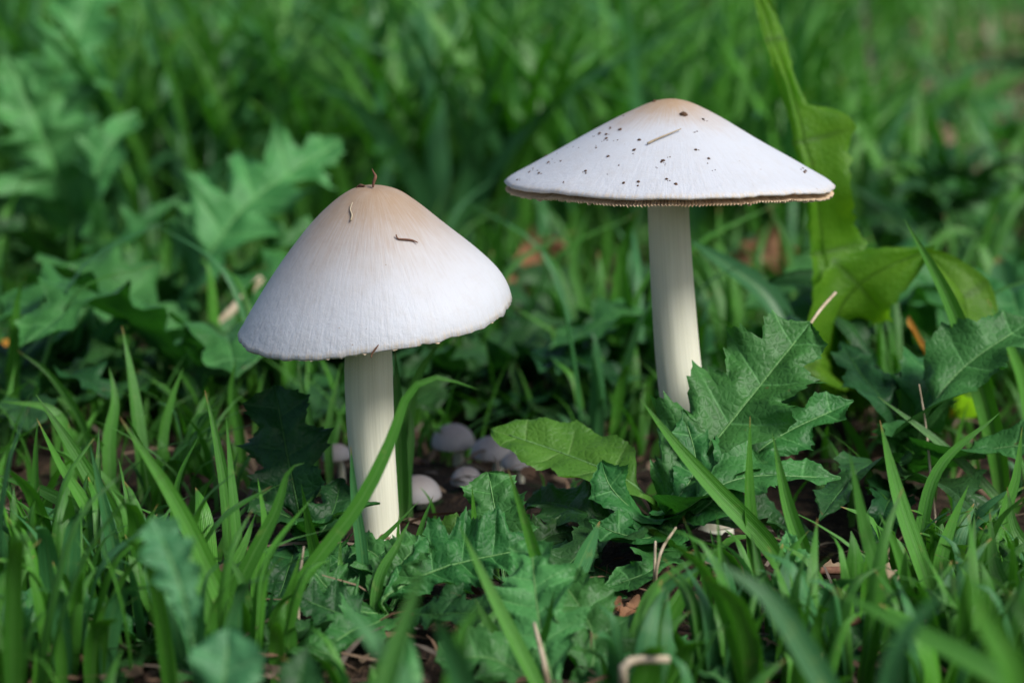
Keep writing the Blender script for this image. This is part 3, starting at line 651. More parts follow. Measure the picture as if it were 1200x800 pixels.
# big soft-focus thistles behind, left
b1 = plant(95, 330, 'large pale thistle with upright leaves far behind the bell-capped mushroom')
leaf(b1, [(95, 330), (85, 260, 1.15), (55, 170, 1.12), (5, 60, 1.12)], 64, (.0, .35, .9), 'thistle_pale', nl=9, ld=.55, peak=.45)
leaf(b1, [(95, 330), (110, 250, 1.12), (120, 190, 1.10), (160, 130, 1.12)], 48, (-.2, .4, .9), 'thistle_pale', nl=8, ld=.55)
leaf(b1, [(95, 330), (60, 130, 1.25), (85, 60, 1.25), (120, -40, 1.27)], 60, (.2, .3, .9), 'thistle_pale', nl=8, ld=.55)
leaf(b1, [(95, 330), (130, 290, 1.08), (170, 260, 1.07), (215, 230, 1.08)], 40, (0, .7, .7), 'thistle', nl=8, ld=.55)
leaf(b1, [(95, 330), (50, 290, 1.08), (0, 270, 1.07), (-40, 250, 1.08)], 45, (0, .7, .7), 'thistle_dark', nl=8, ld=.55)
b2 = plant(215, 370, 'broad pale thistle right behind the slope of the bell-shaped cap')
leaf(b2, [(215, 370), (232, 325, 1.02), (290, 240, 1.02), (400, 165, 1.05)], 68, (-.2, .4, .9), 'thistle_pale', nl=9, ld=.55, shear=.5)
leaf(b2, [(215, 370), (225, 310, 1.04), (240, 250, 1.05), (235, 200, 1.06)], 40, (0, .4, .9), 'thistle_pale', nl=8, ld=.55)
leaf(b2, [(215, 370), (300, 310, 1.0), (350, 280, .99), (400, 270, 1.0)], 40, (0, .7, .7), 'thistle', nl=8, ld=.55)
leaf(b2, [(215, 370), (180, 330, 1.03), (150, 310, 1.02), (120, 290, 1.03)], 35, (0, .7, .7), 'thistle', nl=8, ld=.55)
b3 = plant(60, 450, 'low clump of pale lobed leaves beside the orange fallen leaf')
for k, (tx, ty, dd) in enumerate([(40, 360, .9), (75, 330, .92), (110, 345, .9), (150, 380, .88), (150, 430, .86), (25, 420, .86), (100, 440, .84), (170, 350, .93), (60, 400, .86)]):
    leaf(b3, [(60, 450), ((60 * 2 + tx) / 3, (450 * 2 + ty) / 3 - 12, .9), ((60 + tx) / 2 + 6, (450 + ty) / 2 - 20, .895), (tx, ty, dd)], 32, (random.uniform(-.3, .3), .5, .8), 'thistle_pale' if k % 3 else 'thistle', nl=5, ld=.55)
b4 = plant(345, 180, 'pale leafy thistle among tall grass behind the bell-shaped cap')
leaf(b4, [(345, 180), (330, 130, 1.45), (300, 60, 1.42), (250, 0, 1.42)], 70, (0, .4, .9), 'thistle_pale', nl=5, ld=.45)
leaf(b4, [(345, 180), (370, 140, 1.45), (400, 100, 1.42), (430, 60, 1.42)], 60, (0, .4, .9), 'thistle_pale', nl=5, ld=.45)
leaf(b4, [(345, 180), (310, 150, 1.4), (280, 140, 1.38), (250, 120, 1.36)], 50, (0, .6, .8), 'thistle_pale', nl=5, ld=.45)
# bluish dark rosette, upper right
b5 = plant(1120, 270, 'dark blue-green thistle rosette in front of the brown litter')
for k in range(9):
    a = k / 9 * 6.283 + .3; tx = 1120 + 105 * math.cos(a); ty = 228 + 42 * math.sin(a) - 20
    leaf(b5, [(1120, 270), (1120 + 35 * math.cos(a), 235 + 12 * math.sin(a) - 14, 1.28 - .04 * math.sin(a)), (1120 + 70 * math.cos(a), 222 + 26 * math.sin(a) - 20, 1.28 - .06 * math.sin(a)), (tx, ty, 1.28 - .08 * math.sin(a))], 26, (0, .85, .5), 'thistle_dark', nl=5, ld=.6)

# generic rosettes scattered behind: copies of three plants
def rosette(seed, mat, L, nleaf, rise):
    rd = random.Random(seed); root = empty('thistle_rosette', (0, 0, 0))
    for k in range(nleaf):
        a = k / nleaf * 6.283 + rd.uniform(-.3, .3); l = L * rd.uniform(.7, 1.15); up = rise * rd.uniform(.5, 1.3); d = Vector((math.cos(a), math.sin(a), 0))
        V, F, A = leaf_geo([Vector((0, 0, .002)), d * l * .3 + Vector((0, 0, up * .6)), d * l * .65 + Vector((0, 0, up)), d * l + Vector((0, 0, up * .8))], l * .2, Vector((-d.x * .5, -d.y * .5, 1)), nl=5, ld=.5, seed=rd.randint(0, 9999), spl=8)
        mesh('leaf', V, F, M[mat], root, A)
    return root
def copy_tree(o, parent=None):
    c = o.copy(); col.objects.link(c); c.parent = parent
    for ch in o.children: copy_tree(ch, c)
    return c
protos = [rosette(1, 'thistle', .10, 8, .05), rosette(2, 'thistle_pale', .13, 7, .09), rosette(3, 'thistle_dark', .085, 9, .03)]
RL_ = ['mid-green spiny rosette', 'pale spiny rosette with raised leaves', 'dark flat spiny rosette']
spots = [(2, 560, 470), (1, 20, 240), (2, 690, 400), (2, 500, 470), (2, 930, 330), (0, 1180, 330), (2, 1030, 330), (1, 450, 190), (0, 180, 300), (2, 310, 430), (0, 250, 470), (2, 30, 520), (1, 640, 170), (0, 860, 190), (2, 1060, 200), (0, 1190, 210), (2, 720, 480), (0, 900, 470), (2, 160, 470), (1, 110, 190), (2, 400, 470), (0, 1150, 440)]
MK = [(b1.location, 'by the large pale thistle'), (b2.location, 'behind the bell-shaped cap'), (b3.location, 'by the low pale leaf clump'), (b5.location, 'by the blue-green rosette'), (G(620, 320), 'near the curled dead leaf'), (G(890, 320), 'near the rust brown leaf'),
      (G(560, 520), 'behind the little mushrooms'), (p3.location, 'by the sow thistle'), (p2.location, 'by the broad dark thistle'), (G(250, 480), 'behind the leaning grass'), (b4.location, 'by the leafy thistle in tall grass')]
used = set()
for k, x, y in spots:
    o = protos[k] if k not in used else copy_tree(protos[k]); used.add(k)
    o.location = G(x, y); o.rotation_euler.z = random.uniform(0, 6.28); s_ = random.uniform(.75, 1.1); o.scale = (s_,) * 3
    mark = min(MK, key=lambda m: (Vector(o.location[:2]) - Vector(m[0][:2])).length)[1]
    tag(o, RL_[k] + ' ' + mark, 'plant', ('mid-green rosettes', 'pale rosettes', 'dark rosettes')[k])

# ------------------------------------------------------------------ grass placed blade by blade
def tuft(label, blades, mat='grass', group=None):
    b0 = blades[0][0][0]; root = empty('grass_tuft', G(*b0[:2]), label, 'grass', group)
    for bl in blades:
        pix, w = bl[0], bl[1]; opt = bl[2] if len(bl) > 2 else {}
        base = G(pix[0][0], pix[0][1], -.003); d0 = proj(base)[2] + opt.get('bd', 0)
        if 'bd' in opt: base = P(pix[0][0], pix[0][1], d0)
        dt = opt.get('dt', random.uniform(-.012, .012)); m = len(pix) - 1
        pts = [base] + [P(x, y, d0 - .0 + dt * (i + 1) / m) for i, (x, y) in enumerate(pix[1:])]
        hint = camvec(opt.get('n', (random.uniform(-.6, .6), .25, .9)))
        V, F, A = blade_geo(pts, w * .66 * d0 / FPX, hint, fold=opt.get('f', random.uniform(.25, .6)), twist=opt.get('tw', random.uniform(-.5, .5)), n=20, taper=opt.get('tp', .6), org=Vector(root.location), r=opt.get('r'))
        mesh('blade', V, F, M[opt.get('m', mat)], root, A)
    return root
tuft('tall grass tuft with two long blades leaning off left of the pale leaf', [
    ([(165, 705), (150, 640), (95, 540), (42, 462)], 18), ([(150, 715), (108, 612), (70, 545), (43, 490)], 15),
    ([(150, 720), (110, 620), (60, 580), (-15, 553)], 18, {'n': (0, .7, .7)}), ([(128, 720), (117, 655), (115, 560), (116, 500)], 12),
    ([(155, 740), (135, 650), (122, 590), (105, 520)], 14, {'m': 'grass_blue'}), ([(180, 720), (165, 660), (150, 620), (118, 590)], 13),
    ([(140, 735), (150, 690), (160, 640), (185, 590)], 15), ([(190, 745), (160, 690), (140, 650), (123, 635)], 16)])
tuft('grass tuft with a blade crossing in front of the grassy left bank', [
    ([(290, 780), (278, 742), (210, 595), (140, 488)], 19, {'r': .95}), ([(275, 720), (268, 600), (255, 520), (240, 457)], 15),
    ([(285, 730), (275, 610), (270, 550), (265, 488)], 12), ([(210, 720), (205, 640), (209, 565), (235, 507)], 11),
    ([(230, 730), (240, 680), (232, 640), (215, 590)], 15), ([(255, 740), (262, 690), (285, 640), (300, 600)], 14),
    ([(300, 735), (300, 670), (310, 620), (302, 560)], 12), ([(240, 735), (228, 680), (220, 650), (222, 610)], 14)])
tuft('grass tuft with a hooked blade tip beside the dark spiny leaf', [
    ([(262, 760), (275, 695), (322, 600), (338, 552), (357, 542)], 17, {'n': (.5, .3, .8)}), ([(303, 800), (306, 740), (315, 655), (368, 580)], 13),
    ([(380, 720), (372, 655), (362, 610), (353, 567)], 15), ([(300, 780), (290, 720), (282, 680), (260, 640)], 14), ([(320, 770), (330, 720), (340, 690), (352, 650)], 13)])
tuft('broad arching grass blade bending over beside the bell-capped stem', [
    ([(285, 775), (345, 690), (420, 590), (458, 515), (478, 462), (510, 442), (560, 456)], 14, {'n': (.45, .45, .75), 'f': .35, 'tw': 0, 'dt': -.0, 'tp': .5, 'r': .62}),
    ([(335, 700), (385, 665), (440, 638), (492, 586)], 12, {'n': (0, .7, .6)}), ([(428, 720), (424, 650), (415, 580), (411, 522)], 12, {'m': 'grass_blue'}),
    ([(438, 740), (445, 680), (465, 640), (480, 610)], 13), ([(405, 730), (402, 690), (398, 660), (399, 625)], 9)])
tuft('dark broad grass blades standing close behind the bell-capped stem', [
    ([(472, 610), (470, 560), (468, 480), (463, 410)], 19, {'r': .1}), ([(468, 600), (476, 500), (490, 440), (520, 395)], 15, {'r': .1}),
    ([(480, 605), (476, 560), (482, 510), (478, 470)], 11), ([(375, 570), (365, 500), (352, 440), (350, 405)], 9), ([(388, 570), (385, 510), (392, 460), (400, 425)], 9)])
tuft('thin grass blades between the upright toothed leaf and bell-capped stem', [
    ([(476, 700), (485, 655), (495, 615), (508, 580)], 8), ([(556, 690), (557, 640), (555, 600), (553, 568)], 8), ([(460, 700), (470, 660), (466, 630), (468, 600)], 7),
    ([(565, 720), (540, 700), (535, 680), (520, 668)], 9)])
tuft('yellow-green grass blade leaning across the upright toothed leaf', [
    ([(660, 760), (640, 690), (622, 630), (595, 548)], 14, {'r': .95}), ([(660, 840), (620, 785), (578, 700), (538, 615)], 16, {'r': .97}), ([(655, 740), (668, 692), (682, 655), (703, 610)], 20, {'tp': .35, 'm': 'grass_blue', 'tw': 0}),
    ([(600, 800), (590, 760), (575, 735), (556, 700)], 15), ([(540, 800), (552, 760), (568, 735), (590, 705)], 18), ([(612, 790), (625, 770), (640, 740), (650, 690)], 10)])
tuft('long narrow grass blade crossing before the spiny thistle leaves', [
    ([(945, 720), (905, 645), (842, 578), (795, 525), (750, 467)], 20, {'n': (-.3, .6, .75), 'tw': 0}), ([(885, 720), (880, 640), (876, 570), (879, 487)], 17),
    ([(970, 740), (955, 680), (925, 595), (905, 507)], 17, {'r': .9}), ([(930, 790), (915, 725), (895, 680), (880, 625)], 19), ([(880, 720), (850, 650), (838, 640), (832, 620)], 9),
    ([(820, 690), (850, 640), (880, 630), (925, 632)], 12, {'n': (0, .9, .4)})])
tuft('upright grass tuft with slender tips beside the tan fallen leaf', [
    ([(1045, 790), (1038, 710), (1012, 615), (995, 527)], 17), ([(1095, 740), (1088, 690), (1055, 590), (1031, 492)], 19), ([(1070, 700), (1078, 640), (1100, 550), (1172, 483)], 14, {'n': (-.5, .5, .7)}),
    ([(1050, 760), (1060, 690), (1048, 640), (1030, 600)], 15), ([(1095, 730), (1102, 660), (1115, 615), (1135, 568)], 14), ([(1020, 760), (1020, 700), (1025, 660), (1017, 598)], 9),
    ([(1110, 720), (1100, 690), (1098, 650), (1096, 612)], 9), ([(1130, 760), (1125, 690), (1140, 640), (1142, 600)], 11), ([(1080, 780), (1075, 720), (1060, 680), (1062, 640)], 14)])
tuft('grass tuft with long blades sweeping up past the dark thistle', [
    ([(1180, 600), (1165, 510), (1118, 365), (1060, 257)], 22, {'n': (-.4, .2, .9), 'tw': .3, 'dt': -.02}), ([(1200, 640), (1170, 590), (1100, 520), (1028, 464)], 13),
    ([(1140, 730), (1150, 660), (1170, 610), (1205, 578)], 14), ([(1190, 700), (1175, 620), (1190, 560), (1198, 500)], 15), ([(1215, 560), (1200, 460), (1180, 400), (1157, 350)], 14),
    ([(1190, 760), (1180, 700), (1165, 660), (1160, 600)], 16), ([(1230, 730), (1215, 660), (1190, 620), (1180, 570)], 16)])
tuft('broad grass blades fanning out over the bare soil patch', [
    ([(745, 775), (775, 730), (800, 690), (835, 640)], 12, {'n': (.4, .5, .7)}), ([(735, 780), (755, 735), (780, 690), (828, 660)], 15, {'m': 'grass_blue', 'tw': 0}),
    ([(770, 780), (785, 730), (805, 690), (822, 662)], 16, {'r': .6}), ([(730, 790), (745, 730), (775, 680), (860, 632)], 9, {'n': (.2, .8, .5)}), ([(835, 780), (830, 700), (815, 640), (800, 605)], 9),
    ([(845, 800), (842, 720), (845, 660), (840, 600)], 10), ([(850, 760), (835, 715), (828, 690), (825, 660)], 8), ([(815, 760), (822, 720), (828, 700), (830, 680)], 8)])
tuft('blurred broad grass blade slanting close before the lower right grass', [
    ([(1260, 850), (1150, 785), (1060, 735), (975, 690)], 30, {'bd': -.10, 'n': (0, .8, .6), 'dt': .03, 'tw': 0, 'm': 'grass', 'r': .1}), ([(1010, 880), (960, 790), (900, 700), (830, 655)], 26, {'bd': -.06, 'dt': .0, 'm': 'grass_blue'}),
    ([(1040, 900), (1045, 800), (1065, 740), (1120, 680)], 24, {'bd': -.10, 'm': 'grass_blue'}), ([(1160, 900), (1190, 800), (1150, 720), (1130, 640)], 28, {'bd': -.10}), ([(1240, 900), (1230, 800), (1215, 740), (1180, 690)], 30, {'bd': -.1})])
tuft('blurred grass blades rising close before the central thistle', [
    ([(430, 900), (455, 800), (480, 720), (500, 650)], 26, {'bd': -.09}), ([(500, 900), (470, 800), (420, 730), (395, 690)], 26, {'bd': -.08, 'm': 'grass_blue'}), ([(520, 900), (535, 800), (545, 740), (570, 700)], 26, {'bd': -.07}),
    ([(570, 900), (545, 800), (520, 740), (508, 715)], 30, {'bd': -.07, 'm': 'grass_blue'})])
tuft('grass blades standing along the shaded left soil bank', [
    ([(40, 720), (30, 680), (20, 620), (10, 552)], 13), ([(70, 740), (62, 700), (52, 640), (46, 590)], 17), ([(75, 720), (45, 600), (42, 540), (44, 490)], 12, {'r': .3}), ([(85, 760), (60, 720), (20, 690), (-10, 655)], 16),
    ([(90, 720), (75, 660), (68, 630), (62, 610)], 13), ([(-5, 740), (5, 690), (10, 660), (22, 600)], 14), ([(60, 720), (80, 690), (95, 660), (98, 620)], 12), ([(110, 760), (90, 720), (80, 690), (60, 660)], 15)])
tuft('dark grass blades behind the leaning left grass tufts', [
    ([(168, 590), (165, 530), (155, 450), (143, 382)], 15, {'r': .1}), ([(110, 560), (100, 500), (60, 440), (20, 410)], 10), ([(195, 580), (190, 520), (200, 470), (215, 430)], 11), ([(130, 590), (128, 520), (135, 470), (128, 430)], 14),
    ([(85, 590), (80, 520), (60, 480), (0, 470)], 12), ([(230, 590), (228, 530), (240, 500), (262, 470)], 11), ([(290, 560), (280, 500), (272, 460), (276, 420)], 12)])
tuft('wide dark bluish grass blade slanting behind the wide-capped stem', [
    ([(935, 420), (900, 350), (850, 310), (805, 280)], 27, {'bd': -.15, 'r': -.5, 'm': 'grass_blue', 'n': (.3, .2, .9), 'tw': 0, 'dt': .02}), ([(880, 400), (860, 340), (845, 300), (842, 240)], 14), ([(940, 420), (930, 340), (925, 290), (900, 240)], 13),
    ([(750, 440), (765, 380), (770, 330), (800, 280)], 10), ([(870, 400), (900, 380), (930, 375), (960, 370)], 14, {'n': (0, .9, .3)})])
tuft('slender grass blades crossing the dark gap between the two mushrooms', [
    ([(775, 475), (705, 428), (650, 390), (597, 356)], 9, {'n': (0, .8, .5)}), ([(705, 480), (735, 400), (750, 340), (790, 285)], 9), ([(690, 420), (682, 360), (672, 310), (690, 245)], 13), ([(612, 500), (606, 460), (600, 430), (612, 405)], 10),
    ([(655, 480), (650, 440), (652, 410), (648, 380)], 9), ([(735, 500), (715, 470), (722, 450), (760, 440)], 16, {'m': 'grass_blue', 'n': (0, .7, .6)}), ([(540, 470), (530, 430), (525, 410), (535, 370)], 11), ([(715, 400), (720, 350), (735, 300), (720, 260)], 14, {'m': 'grass_blue'}),
    ([(640, 380), (655, 330), (640, 300), (650, 250)], 12)])
tuft('grass blades arching over the yellowing leaf at the dark thistle', [
    ([(1080, 380), (1085, 310), (1120, 270), (1175, 295)], 12, {'n': (0, .7, .6)}), ([(1195, 430), (1185, 370), (1178, 330), (1170, 300)], 24, {'m': 'grass_blue', 'tp': .1, 'tw': 0}), ([(1030, 420), (1050, 360), (1065, 320), (1080, 260)], 16, {'r': .3}),
    ([(1160, 330), (1150, 280), (1165, 250), (1195, 235)], 15, {'m': 'grass_blue'}), ([(1100, 330), (1080, 280), (1040, 240), (990, 215)], 16, {'m': 'grass_blue'}), ([(1110, 300), (1060, 250), (1010, 160), (985, 90)], 20)])
tuft('tall pale grass stalks rising behind the sow thistle', [
    ([(1055, 230), (1035, 130), (1020, 60), (1010, -30)], 11, {'m': 'straw'}), ([(1070, 240), (1055, 150), (1010, 120), (960, 80)], 18), ([(1090, 190), (1110, 120), (1150, 80), (1210, 70)], 22, {'m': 'grass_blue', 'n': (0, .8, .5)}),
    ([(1120, 200), (1130, 140), (1170, 100), (1220, 85)], 24, {'n': (0, .8, .5)})])

# pieces of dry leaf and twigs
def dry(label, pix, wpx, nrm, mat='dry_leaf', ld=.3, nl=4, cat='fallen leaf', name='fallen_leaf', **kw):
    pts = [G(*q[:2], q[2] if len(q) > 2 else .003) for q in pix]; o = pts[0]; md = proj(o)[2]
    V, F, A = leaf_geo(pts, wpx * md / FPX, Vector(nrm), nl=nl, ld=ld, teeth=0, fold=kw.get('fold', .5), wave=.5, puck=.25, seed=int(pix[0][0]), org=o)
    tag(mesh(name, V, F, M[mat], None, A, o), label, cat)
dry('curled reddish-brown dead leaf on the ground between the mushrooms', [(570, 350, .016), (600, 350, .028), (635, 345, .034), (664, 350, .042)], 27, (0, -.8, .5))
dry('rust brown dead leaf behind the wide-capped stem', [(838, 350, .018), (868, 355, .032), (902, 355, .034), (940, 350, .024)], 27, (0, -.8, .5))
dry('orange fallen leaf beside the low pale leaf clump', [(-20, 455, .010), (2, 455, .018), (18, 452, .020), (36, 455, .012)], 24, (.2, -.7, .6), 'orange_leaf')
dry('tan curled leaf piece lying under the upright grass tuft', [(1022, 722, .003), (1035, 715, .008), (1050, 710, .01), (1064, 705, .006)], 15, (0, -.6, .7), 'tan_leaf', .1)
dry('small tan leaf scrap on the bare soil patch', [(692, 735, .003), (705, 730, .006), (715, 728, .006), (728, 728, .004)], 12, (0, -.4, .8), 'dry_leaf', .1)
dry('brown leaf scrap half under the big upright leaves', [(722, 742, .003), (735, 735, .006), (748, 730, .006), (760, 728, .004)], 13, (0, -.5, .8), 'dry_leaf', .2)
dry('small orange leaf scrap low in the left grass', [(30, 675, .003), (36, 668, .01), (40, 660, .012), (43, 650, .01)], 8, (.2, -.8, .4), 'orange_leaf', .1)
dry('small orange leaf scrap behind the dark spiny leaf', [(365, 505, .003), (372, 500, .01), (378, 496, .012), (386, 490, .01)], 8, (.2, -.8, .4), 'orange_leaf', .1)
dry('pale brown leaf scrap beside the small seedling', [(955, 690, .003), (970, 688, .006), (985, 685, .006), (1000, 690, .004)], 10, (0, -.5, .8), 'tan_leaf', .1)
for k, (x, y) in enumerate([(1090, 55), (1120, 70), (1150, 60), (1175, 90), (1105, 95), (1140, 150), (1165, 165), (1190, 150), (1120, 165), (1185, 190), (1070, 75), (1180, 50)]):
    a = random.uniform(0, 3.1); dx, dy = 26 * math.cos(a), 8 * math.sin(a)
    dry('brown dead leaf in the litter patch behind the dark rosette', [(x - dx, y - dy, .01), (x - dx * .3, y - dy * .3, .03), (x + dx * .3, y + dy * .3, .035), (x + dx, y + dy, .02)], 17, (random.uniform(-.3, .3), -.6, .6), random.choice(('dry_leaf', 'tan_leaf')))
    bpy.data.objects[[o.name for o in col.objects][-1]]['group'] = 'dead leaves of the far litter patch'
def stick(name, label, pts, rad, mat, cat):
    o = Vector(pts[0]); V, F, A = tube_geo(pts, rad, 14, 7, o); tag(mesh(name, V, F, M[mat], None, A, o), label, cat)
stick('twig', 'thin reddish-brown twig lying through the small seedling', [G(795, 748, .004), P(880, 757, .575), P(940, 748, .572), P(1008, 725, .572)], [.0010, .0012, .0013, .0011], 'twig', 'twig')
stick('twig', 'dark twig poking out low in the left grass', [G(70, 800, .008), P(110, 780, .55), P(160, 777, .56)], [.0012, .0013, .0010], 'twig', 'twig')
stick('dead_stalk', 'pale dead grass stalk slanting behind the bell-shaped cap', [G(185, 460, .0), P(215, 420, .93), P(260, 376, .93), P(306, 326, .94)], [.002, .0022, .0022, .0018], 'straw', 'stalk')
stick('dead_stalk', 'thin pale dry stem tip leaning above the spiny leaf', [P(930, 412, .678), P(948, 382, .69), P(962, 362, .70), P(979, 343, .71)], [.0003, .0005, .0006, .0006], 'straw', 'stalk')
stick('dead_stalk', 'thin brown dry stem beside the upright grass tuft', [G(1100, 640), P(1092, 570, .68), P(1085, 500, .69), P(1077, 450, .69)], [.0005, .0005, .0004, .0002], 'straw', 'stalk')
stick('dead_stalk', 'bent pale stalk over the soil in front of the big upright leaves', [G(735, 860), P(730, 790, .50), P(738, 774, .50), P(785, 772, .50)], [.0009, .0010, .0012, .0010], 'straw', 'stalk')
stick('dead_stalk', 'curved thin dry stalk standing behind the fanning grass blades', [G(770, 710), P(768, 680, .60), P(775, 645, .60), P(792, 618, .61)], [.0004, .0005, .0005, .0004], 'straw', 'stalk')
stick('dead_stalk', 'short straight dry stalk standing behind the fanning grass blades', [G(766, 708), P(767, 670, .605), P(768, 634, .61)], [.0004, .0005, .0004], 'straw', 'stalk')
stick('dead_stalk', 'pale dry stem standing in the leaves before the bell-capped stem', [G(347, 770), P(349, 740, .58), P(350, 690, .58), P(356, 640, .59)], [.0005, .0006, .0005, .0003], 'straw', 'stalk')
stick('dead_stalk', 'brown dry stalk in front of the light green upright leaf', [G(646, 822, .0), P(637, 775, .538), P(626, 730, .548)], [.0010, .0008, .0005], 'straw', 'stalk')
stick('twig', 'grey dead twig lying across the ground between the mushrooms', [G(500, 440, .006), G(570, 428, .01), G(640, 425, .01), G(690, 435, .006)], [.002, .0025, .0022, .0015], 'twig', 'twig')
stick('twig', 'long grey twig lying on the soil under the right thistle', [G(905, 700, .004), G(980, 688, .006), G(1060, 675, .006), G(1130, 650, .006)], [.0012, .0014, .0013, .0008], 'twig', 'twig')

# ------------------------------------------------------------------ scattered tufts (copies) and the meadow behind
def limit(x, d):                      # how high a blade in front may reach, in photo pixels
    if d > .80: return -999
    xs = [-200, 0, 270, 300, 400, 470, 560, 700, 760, 860, 900, 1000, 1100, 1400]
    ys = [500, 500, 520, 600, 690, 700, 690, 700, 665, 665, 610, 580, 550, 530]
    return float(np.interp(x, xs, ys)) if d < .70 else float(np.interp(x, [0, 250, 300, 470, 700, 830, 1000, 1200], [420, 430, 520, 560, 520, 520, 420, 380]))
def tuft_proto(seed, H, nb):
    rd = random.Random(seed); root = empty('grass_tuft', (0, 0, 0)); hmax = 0
    for k in range(nb):
        a = rd.uniform(0, 6.28); h = H * rd.uniform(.5, 1.1); lean = h * rd.uniform(.1, .6); d = Vector((math.cos(a), math.sin(a), 0)); b = d * rd.uniform(0, .008)
        pts = [b + Vector((0, 0, -.004)), b + d * lean * .25 + Vector((0, 0, h * .45)), b + d * lean * .6 + Vector((0, 0, h * .8)), b + d * lean * rd.uniform(1.0, 1.5) + Vector((0, 0, h * rd.uniform(.85, 1.05)))]
        V, F, A = blade_geo(pts, rd.uniform(.0018, .0040), d, rd.uniform(.2, .6), rd.uniform(-.8, .8), rd.random(), 12)
        mesh('blade', V, F, M['grass' if rd.random() < .75 else 'grass_blue'], root, A)
        hmax = max(hmax, h)
    return root, H * 1.05
tp = [tuft_proto(100 + k, H, nb) for k, (H, nb) in enumerate([(.03, 5), (.04, 6), (.05, 6), (.055, 5), (.065, 6), (.035, 7), (.075, 6), (.09, 5)])]
TS = ('very low', 'low', 'short', 'loose short', 'medium-high', 'dense low', 'fairly tall', 'tall'); TN = ('five', 'six', 'six', 'five', 'six', 'seven', 'six', 'five')
LAND = [(baseL, 'round the foot of the bell-capped mushroom'), (baseR, 'round the foot of the wide-capped mushroom'), (p2.location, 'under the dark thistle with broad leaves'), (p3.location, 'under the tall yellow-green sow thistle'),
        (p4.location, 'round the dark holly-like leaf'), (p5.location, 'round the crinkled foreground thistle'), (p6.location, 'near the upright toothed leaf'), (p7.location, 'beside the light green upright leaves'), (p8.location, 'near the spiny seedling and twig'),
        (p11.location, 'round the low dark plant in the left grass'), (p12.location, 'before the hooked grass blade'), (p13.location, 'on the bare soil patch'), (p14.location, 'under the upright slender grass'), (G(880, 740), 'beside the reddish twig'), (G(960, 840), 'before the reddish twig'), (G(1180, 830), 'before the sweeping grass blades'), (G(60, 740), 'on the shaded soil bank'), (p9.location, 'behind the blurred leaves with painted sky sheen'), (p10.location, 'near the drooping toothed leaf'), (b1.location, 'under the large pale thistle'), (b2.location, 'behind the slope of the bell-shaped cap'), (b3.location, 'beside the low pale leaf clump'),
        (b5.location, 'near the blue-green thistle rosette'), (G(620, 320), 'near the curled reddish-brown dead leaf'), (G(890, 320), 'near the rust brown dead leaf'), (G(1040, 710), 'near the tan curled leaf piece'), (G(180, 640), 'among the tall leaning left grass'),
        (G(560, 540), 'near the little grey mushrooms'), (G(600, 440), 'beside the grey twig on the ground'), (G(1180, 700), 'among the sweeping grass blades'), (G(1150, 470), 'near the yellowing pale-edged leaf')]
usedt = set(); cnt = 0; tries = 0
while cnt < 220 and tries < 9000:
    tries += 1
    y = random.uniform(.46, .62) if random.random() < .35 else random.uniform(.6, 1.3); x = random.uniform(-1, 1) * (.03 + .27 * y)
    if 22 <= cnt < 56: y = random.uniform(.49, .66); x = y * random.uniform(.0, .27)
    if cnt < 22: y = random.uniform(.53, .63); x = y * random.uniform(-.27, -.09)
    k = random.randrange(len(tp)); o0, H = tp[k]; z = ground_z(x, y); q = proj((x, y, z + H))
    bx = proj((x, y, z))
    if q[1] < limit(q[0], q[2]): continue
    if min((Vector((x, y)) - Vector(b[:2])).length for b in (baseL, baseR)) < .02: continue
    if .62 < y < .74 and 470 < bx[0] < 760 and H > .04: continue
    if 640 < bx[0] < 800 and bx[1] > 690 and random.random() < .3: continue
    o = o0 if k not in usedt else copy_tree(o0); usedt.add(k)
    o.location = (x, y, z); o.rotation_euler.z = random.uniform(0, 6.28); s_ = random.uniform(.8, 1.1); o.scale = (s_,) * 3
    mark = min(LAND, key=lambda m: (Vector((x, y)) - Vector(m[0][:2])).length)[1]
    tag(o, TS[k] + ' grass tuft of ' + TN[k] + ' blades ' + mark, 'grass', 'small grass tufts among the thistles'); cnt += 1

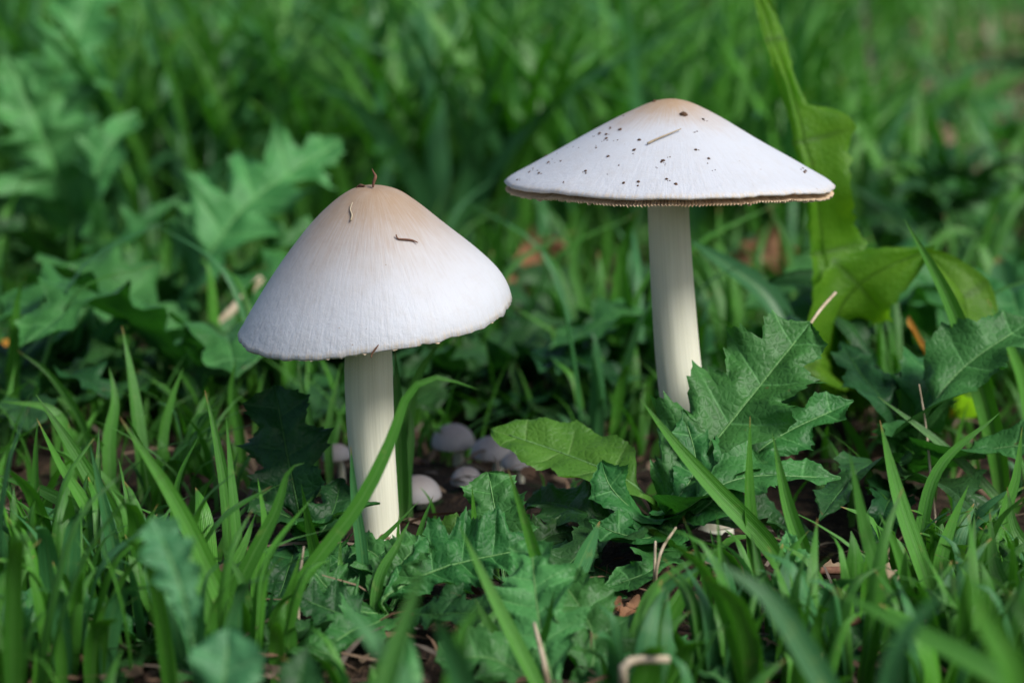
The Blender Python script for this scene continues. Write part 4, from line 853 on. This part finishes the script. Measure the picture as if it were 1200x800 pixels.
def meadow(name, label, pos, h, w, lean, mat, nseg=8, kind='stuff'):
    B = len(pos); az = rng.uniform(0, 2 * np.pi, B); d = np.stack([np.cos(az), np.sin(az), np.zeros(B)], 1)
    face = az + rng.normal(0, .9, B); side = np.stack([-np.sin(face), np.cos(face), np.zeros(B)], 1)
    s = np.linspace(0, 1, nseg); L = (h * lean)[:, None, None] * (s[None, :, None] ** rng.uniform(1.4, 2.6, B)[:, None, None])
    zz = h[:, None] * (s[None] - .35 * (lean * rng.uniform(.3, 1.2, B))[:, None] * s[None] ** 3)
    C = pos[:, None, :] + d[:, None, :] * L; C[:, :, 2] += zz
    hw = w[:, None] * np.clip((1 - s ** 2.2), .03, 1)[None] * (.7 + .3 * np.minimum(1, s / .3))[None]
    V = np.stack([C - side[:, None] * hw[..., None], C + np.array([0, 0, 1.0]) * 0 + d[:, None] * (-.35 * hw[..., None]), C + side[:, None] * hw[..., None]], 2)
    A = np.zeros_like(V); A[..., 0] = np.array([-1, 0, 1])[None, None]; A[..., 1] = s[None, :, None]; A[..., 2] = rng.random(B)[:, None, None]
    base = (np.arange(B) * nseg * 3)[:, None, None] + (np.arange(nseg - 1) * 3)[None, :, None] + np.arange(2)[None, None]
    Fq = np.stack([base, base + 1, base + 4, base + 3], -1).reshape(-1, 4)
    me = bpy.data.meshes.new(name); nv = V.size // 3; me.vertices.add(nv); me.vertices.foreach_set('co', V.astype(np.float32).ravel())
    nf = len(Fq); me.loops.add(nf * 4); me.loops.foreach_set('vertex_index', Fq.astype(np.int32).ravel())
    me.polygons.add(nf); me.polygons.foreach_set('loop_start', np.arange(0, nf * 4, 4, dtype=np.int32)); me.polygons.foreach_set('use_smooth', np.ones(nf, dtype=bool))
    me.update(calc_edges=True)
    a = me.attributes.new('lf', 'FLOAT_VECTOR', 'POINT'); a.data.foreach_set('vector', A.astype(np.float32).ravel())
    me.materials.append(mat); o = bpy.data.objects.new(name, me); col.objects.link(o)
    return tag(o, label, 'grass', kind=kind)
def scatter(n, y0, y1, pw, dens, hfun):
    pos, hs = [], []
    while len(pos) < n:
        y = y0 + (y1 - y0) * random.random() ** pw; x = random.uniform(-1, 1) * (.15 + .36 * y)
        if random.random() > dens(x, y): continue
        z = ground_z(x, y); h = hfun(x, y)
        q = proj((x, y, z + h))
        if q[1] < limit(q[0], q[2]): continue
        pos.append((x, y, z - .002)); hs.append(h)
    return np.array(pos), np.array(hs)
def patch(x, y, sc=3.0): return .5 + .5 * noise.noise(Vector((x * sc, y * sc, 1.7)))
def open_right(x, y): return 1 / (1 + math.exp((x / y - .165) * 60))
pos, h = scatter(4200, .5, 1.45, .8, lambda x, y: max(.05, 1.6 * patch(x, y, 5) - .35), lambda x, y: random.uniform(.012, .05) * (1 + .6 * max(0, y - .8)))
meadow('short_grass', 'short green grass growing between the thistles and mushrooms', pos, h, rng.uniform(.0009, .0022, len(h)), rng.uniform(.15, 1.1, len(h)), M['grass_bg'])
def tall(x, y):
    return random.uniform(.09, .23) * (.45 + .55 * open_right(x, y))
pos, h = scatter(5200, 1.32, 3.2, 1.25, lambda x, y: max(.03, (2.4 * patch(x, y, 3.2) - .75)) * (.10 + .90 * open_right(x, y)), tall)
meadow('tall_grass', 'tall green grass of the meadow behind the mushrooms', pos, h, rng.uniform(.0028, .0078, len(h)), rng.uniform(.1, .9, len(h)), M['grass_bg'])
pos, h = scatter(8000, 2.9, 11, 1.4, lambda x, y: .9 * (.12 + .88 * open_right(x, y)) if y < 6.5 else .9, lambda x, y: random.uniform(.10, .24))
meadow('far_grass', 'far meadow grass reading as one green mass', pos, h, rng.uniform(.004, .010, len(h)), rng.uniform(.1, .9, len(h)), M['grass_bg'], nseg=5)

pos, h = scatter(1100, 1.3, 3.0, 1.2, lambda x, y: max(.03, (2.2 * patch(x + 5, y, 2.6) - .6)) * (.25 + .75 * open_right(x, y)), tall)
meadow('bluish_tall_grass', 'broad bluish blades mixed into the tall meadow grass', pos, h, rng.uniform(.004, .009, len(h)), rng.uniform(.2, 1.2, len(h)), M['grass_blue'])
